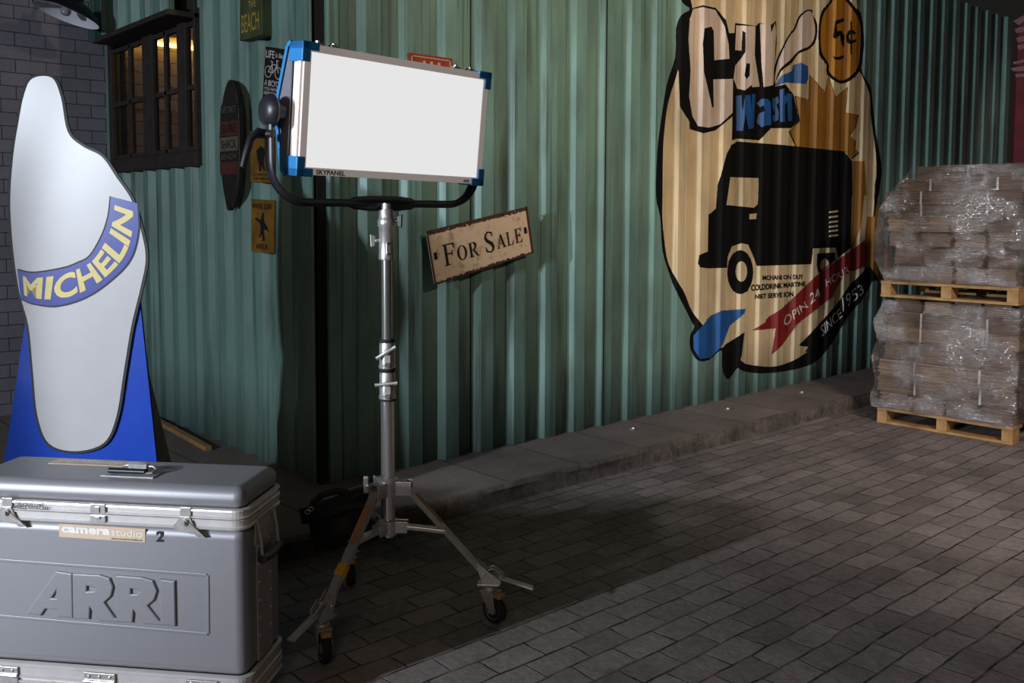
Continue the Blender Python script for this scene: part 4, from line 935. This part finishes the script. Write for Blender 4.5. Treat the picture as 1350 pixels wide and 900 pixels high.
text_on(pn, 'SKYPANEL', [V((-a+.035, yb_, -b-.018)), V((-a+.135, yb_, -b-.018)), V((-a+.135, yb_, -b-.004)), V((-a+.035, yb_, -b-.004))], 'letterblk', .03, 'front_lettering', world=False)
text_on(pn, 'ARRI', [V((a-.062, yb_, -b-.017)), V((a-.034, yb_, -b-.017)), V((a-.03, yb_, -b-.007)), V((a-.058, yb_, -b-.007))], 'letterblk', .04, 'front_lettering', world=False)
# yoke in world-vertical frame
XL, XR = PC.x-.418, PC.x+.372; zy = zp(268); zc_ = PC.z+.0; YY = PC.y+.068
cyk = lambda x, z: V((x, YY+(x-PC.x)*.06, z))
rc_ = .115; pts = []
pts.append(cyk(XL, zc_-.02)); pts.append(cyk(XL, zy+rc_+.02))
for k in range(9): an = pi+pi/2*k/8; pts.append(cyk(XL+rc_+rc_*cos(an), zy+rc_+rc_*sin(an)))
pts.append(cyk(PC.x-.04, zy)); pts.append(cyk(PC.x+.04, zy))
for k in range(9): an = -pi/2+pi/2*k/8; pts.append(cyk(XR-rc_+rc_*cos(an), zy+rc_+rc_*sin(an)))
pts.append(cyk(XR, zc_))
yk = MB().tube(pts, .011, 12, flat=(.022/.011, .75, (.06, 1, 0))).build('yoke', 'yoke', pn, world=True, smooth=True)
MB().tube([p+V((0, -.0, 0)) for p in pts], .004, 8, flat=(1.2, 3.0, (.06, 1, 0))).build('yoke_groove', 'black', yk, world=True, smooth=True)
p0, p1 = cyk(PC.x-.145, zy), cyk(PC.x+.105, zy)
MB().tube([p0, p0+(p1-p0)*.06, p0+(p1-p0)*.3, p0+(p1-p0)*.7, p0+(p1-p0)*.94, p1], [.013, .019, .024, .024, .019, .013], 20).build('yoke_grip', 'black', yk, world=True, smooth=True)
for sx, X in ((-1, XL), (1, XR)):
    p = cyk(X, zc_)
    MB().lathe([(.0, -.02), (.02, -.019), (.038, -.012), (.047, .0), (.049, .006), (.045, .013), (.03, .016), (.024, .02), (.022, .045)] if sx < 0 else [(.0, -.006), (.012, -.006), (.02, .0), (.02, .012)], p, (-sx, 0, 0) if 0 else (1 if sx < 0 else -1, 0, 0), 40).build('tilt_hub', 'yoke', yk, world=True, smooth=True)
p = cyk(XL, zc_-.065)
mb = MB(); mb.cyl(p+V((-.0, -.02, 0)), p+V((-.02, .03, 0)), .012, n=16); e = p+V((-.035, .03, .0))
mb.tube([p, p+V((-.03, .0, .005)), p+V((-.055, .0, -.015)), p+V((-.07, .0, -.06)), p+V((-.08, 0, -.095))], [.011, .012, .011, .010, .009], 14); mb.build('tilt_lock_handle', 'black', yk, world=True, smooth=True)
# ============================================================ bag hanging from the stand
DB = dpole+.17; o_b = LD(0, DB, 0)
Mb = frame(o_b, xr, yr)
def bp_(px, py, lift=0):
    d = ray(px, py); o_ = V((0, 0, H)); t = (o_b-o_).dot(yr)/d.dot(yr); return o_+d*t-yr*lift
bg = thing('satchel_bag', 'black nylon bag with carry handle hanging from the light stand', 'bag', Mx.Translation(bp_(450, 690)))
def softbox(q, th, name, mat, nx=14, nz=12, puff=.02, lift=0.):
    mb = MB(); Q = [bp_(*p) for p in q]
    for sgn in (-1, 1):
        rows = []
        for j in range(nz+1):
            r = []
            for i in range(nx+1):
                u, v = i/nx, j/nz; e = (min(1, 4*u)*min(1, 4*(1-u))*min(1, 4*v)*min(1, 4*(1-v)))**.4
                pnt = quad(Q, u, v)-yr*lift+yr*sgn*(th/2*e+puff*e*noise.noise(V((u*3, v*3, sgn*5+lift*50))))
                r.append(pnt)
            rows.append(r)
        mb.grid(rows)
    bmesh.ops.remove_doubles(mb.bm, verts=mb.bm.verts, dist=.0005)
    return mb.build(name, mat, bg, world=True, smooth=True)
softbox([(414, 727), (498, 712), (489, 640), (404, 672)], .09, 'bag_body', 'bag')
softbox([(399, 690), (492, 668), (487, 636), (395, 670)], .1, 'flap', 'bag', lift=.008)
MB().tube([bp_(414, 672, .03), bp_(416, 658, .035), bp_(428, 648, .035), bp_(446, 643, .035), bp_(458, 644, .035), bp_(463, 654, .03)], .0065, 10, flat=(1, 1.8, tuple(yr))).build('carry_handle', 'bag', bg, world=True, smooth=True)
mb = MB()
for q_ in ((410, 668), (415, 664)): 
    o1 = bp_(*q_, .055); mb.tube([o1+xr*.007*cos(k*pi/6)+V((0, 0, .007*sin(k*pi/6))) for k in range(13)], .0015, 6)
mb.build('strap_ring', 'steel', bg, world=True, smooth=True)
MB().tube([bp_(470, 650, .0), bp_(484, 636), bp_(490, 632), bp_(496, 636)], .006, 10).build('hanging_strap', 'bag', bg, world=True, smooth=True)
mb = MB(); o1 = bp_(484.5, 638, .03); mb.box((-.008, -.008, -.02), (.008, .008, .035), frame(o1, xr, yr)); mb.cyl(o1, c(zh_), .006, n=12); mb.build('hub_lock_handle', 'steel', stt, world=True, bevel=.002)
# ============================================================ pallets
FX, Y0, Y1 = 5.56, 1.988, 2.786
def pallet(z, label, skew=0):
    t = thing('wooden_pallet', label, 'pallet', Mx.Translation((FX+.6, (Y0+Y1)/2, z)), group='wooden pallets')
    h = .1
    for x in (0, .26, .53, .8, 1.06): MB().box((FX+x, Y0, z+h-.018), (FX+x+.14, Y1, z+h)).build('deck_board', 'wood', t, world=True, bevel=.002)
    for x in (0, .53, 1.06): MB().box((FX+x, Y0, z), (FX+x+.1, Y1, z+.016)).build('bottom_board', 'wood', t, world=True, bevel=.002)
    for x in (.003, .533, 1.07):
        for y in (Y0+.002, (Y0+Y1)/2-.03, Y1-.062): MB().box((FX+x, y, z+.016), (FX+x+.1, y+.06, z+h-.018)).build('block', 'wood', t, world=True, bevel=.002)
    return t
pallet(0.0, 'wooden pallet on the pavers under the lower wrapped cardboard stack')
pallet(.786, 'wooden pallet resting between the two wrapped cardboard stacks')
protos = {}
def bundle_mesh(dx, dy, dz, straps, seed):
    rnd = random.Random(seed); mb = MB(); n = max(5, int(dz/.0105)); z = 0
    for k in range(n):
        j = [rnd.uniform(-.007, .007) for _ in range(2)]; t_ = dz/n
        mb.box((-dx/2+j[0], -dy/2+j[1], z+.0006), (dx/2+j[0], dy/2+j[1], z+t_-.0006)); z += t_
    return mb
def bundle(x, y, z, dx, dy, dz, straps, label, group):
    key = (round(dx, 3), round(dy, 3), round(dz, 3), len(straps), random.randint(0, 2))
    if key in protos: t = copy_thing(protos[key])
    else:
        t = thing('cardboard_bundle', label, 'cardboard', Mx.Identity(4))
        bundle_mesh(dx, dy, dz, straps, hash(key) % 1000).build('sheets', 'card', t)
        for s_ in straps:
            mb = MB(); e = .009; w_ = .006
            mb.box((-dx/2-e, s_-w_, -.0005), (-dx/2-e+.001, s_+w_, dz)); mb.box((-dx/2-e, s_-w_, dz-.001), (dx/2+e, s_+w_, dz)); mb.build('strap', 'strap', t)
        protos[key] = t
    t.matrix_world = Mx.Translation((x, y, z)) @ Mx.Rotation(random.uniform(-.015, .015), 4, 'Z')
    tag(t, label, 'cardboard', group)
    return t
def layers(spec, labels, group, y0=Y0, y1=Y1):
    for kind, z0, z1, oy, w in spec:
        dz = z1-z0-.002; ya, yb_ = y0+oy, y0+oy+w
        if kind == 'L':
            for k in range(3): bundle(FX+.2+.395*k, (ya+yb_)/2+random.uniform(-.01, .01), z0+.001, .37, yb_-ya, dz, (-.21, .17) if yb_-ya > .6 else (0,), labels[0], group)
        else:
            n = 4
            for k in range(n):
                for m_ in range(2):
                    wd = (yb_-ya)/n
                    bundle(FX+.3+.59*m_+random.uniform(0, .03), ya+wd*(k+.5), z0+.001, .55, wd-.026, dz-(.012 if random.random() < .4 else 0), (), labels[1], group)
W_ = Y1-Y0
layers([('E', .1, .20, .0, W_), ('L', .20, .295, .0, W_+.01), ('L', .295, .40, .01, W_-.01), ('E', .40, .525, 0, W_), ('L', .525, .61, 0, W_-.04), ('L', .61, .70, 0, W_-.05), ('E', .70, .784, .03, W_-.1)],
       ('strapped flat cardboard bundle spanning the lower wrapped stack', 'short cardboard bundle laid end-on in the lower wrapped stack'), 'cardboard bundles of the lower stack')
layers([('E', .887, .99, .02, W_-.1), ('E', .99, 1.10, .01, W_-.06), ('E', 1.10, 1.19, 0, W_-.02), ('E', 1.19, 1.28, .0, W_), ('L', 1.28, 1.35, 0, W_), ('L', 1.35, 1.43, 0, W_-.01), ('L', 1.43, 1.505, .0, W_-.1), ('L', 1.505, 1.575, 0, W_-.2)],
       ('strapped flat cardboard bundle near the top of the upper wrapped stack', 'short cardboard bundle laid end-on in the upper wrapped stack'), 'cardboard bundles of the upper stack')
def film(name, label, zs, cap, sd_):
    t = MB(); rows = []; n = 150
    for z, g0, gy in zs:
        r = []
        x0, x1, y0, y1 = FX-.012-g0, FX+1.2+g0, Y0-.012-g0, Y1+.012+g0+gy
        per = [(x0, y0, x0, y1), (x0, y1, x1, y1), (x1, y1, x1, y0), (x1, y0, x0, y0)]
        cnt = (50, 36, 40, 36)
        for (a0, b0, a1, b1), m_ in zip(per, cnt):
            for k in range(m_):
                u = k/m_; r.append(V((a0+(a1-a0)*u, b0+(b1-b0)*u, z)))
        cx0, cy0 = (x0+x1)/2, (y0+y1)/2
        out = []
        for p in r:
            q_ = V((p.x*7, p.y*7, p.z*11+sd_)); d = noise.noise(q_)*.016+abs(noise.noise(V((p.x*16+p.z*20, p.y*16+p.z*14, sd_))))*.012
            dv = V((p.x-cx0, p.y-cy0, 0)).normalized(); out.append(p+dv*(d+.002))
        out.append(out[0]); rows.append(out)
    t.grid(rows)
    if cap:
        top = rows[-1]; cx0 = sum((p.x for p in top[:-1]))/len(top[:-1]); cy0 = sum((p.y for p in top[:-1]))/len(top[:-1])
        pr = top
        for s_ in (.8, .55, .3, .08):
            nr = [V((cx0+(p.x-cx0)*s_, cy0+(p.y-cy0)*s_, p.z+.012*(1-s_)+.02*noise.noise(V((p.x*5*s_, p.y*5*s_, 2))))) for p in top]
            t.grid([pr, nr]); pr = nr
    bmesh.ops.remove_doubles(t.bm, verts=t.bm.verts, dist=.0004)
    return tag(t.build(name, 'film', smooth=True), label, 'plastic film')
film('stretch_film', 'clear stretch film wrapped around the lower stack of cardboard', [(.1+.0137*k, .008+.006*sin(k*.35), -.05*max(0, (k-36)/14)) for k in range(50)], False, 1)
film('stretch_film', 'clear stretch film wrapped over the bulging upper stack of cardboard', [(.89+.0143*k, .01+.012*sin(k*.12), (-.06*max(0, 1-k/10) if k < 30 else -.2*((k-30)/18)**1.3*(k > 30))) for k in range(49)], True, 9)
# ============================================================ light
w = bpy.data.worlds.new('world'); sc.world = w; w.use_nodes = True
w.node_tree.nodes['Background'].inputs[0].default_value = (.9, .85, .8, 1); w.node_tree.nodes['Background'].inputs[1].default_value = .012
def spot(name, loc, tgt, energy, rgb, size, blend=.3, rad=.1):
    l = bpy.data.lights.new(name, 'SPOT'); l.energy = energy; l.color = lin(rgb); l.spot_size = radians(size); l.spot_blend = blend; l.shadow_soft_size = rad
    o = bpy.data.objects.new(name, l); COL.objects.link(o); o.location = loc
    o.rotation_euler = (V(tgt)-V(loc)).to_track_quat('-Z', 'Y').to_euler(); return o
def area(name, loc, tgt, energy, rgb, sx, sy):
    l = bpy.data.lights.new(name, 'AREA'); l.shape = 'RECTANGLE'; l.size = sx; l.size_y = sy; l.energy = energy; l.color = lin(rgb)
    o = bpy.data.objects.new(name, l); COL.objects.link(o); o.location = loc
    o.rotation_euler = (V(tgt)-V(loc)).to_track_quat('-Z', 'Y').to_euler(); return o
COOL, WARM, NEU = (228, 240, 255), (255, 234, 208), (255, 243, 236)
spot('key_low', LD(-4.6, -1.15, 1.95), LD(2.6, 2.68, .35), 1300, COOL, 56, .12, .07)
spot('key_left', LD(-4.2, -1.5, 2.3), LD(-1.5, 4.2, 1.55), 620, COOL, 46, .35, .08)
spot('fill_right', LD(3.2, .4, 3.6), (4.1, YW, 2.8), 720, WARM, 54, 1, .1)
spot('overhead', (2.2, -1.6, 3.4), (5.2, 1.3, .2), 700, NEU, 56, 1, .3)
spot('far_fill', (6.9, .2, 3.0), (9.5, 2.6, 1.9), 60, NEU, 40, .6, .1)  # unseen fill added to brighten the red container
area('fill_front', LD(-.6, -1.6, 2.6), LD(-.6, 3, .6), 18, WARM, 1.2, .8)
rl = bpy.data.lights.new('room_fill', 'POINT'); rl.energy = 8; rl.color = lin((255, 208, 150)); rl.shadow_soft_size = .1  # extra light added to brighten the room beyond what the tube gives
ro = bpy.data.objects.new('room_fill', rl); COL.objects.link(ro); ro.location = (3.0, 5.7, 2.5)
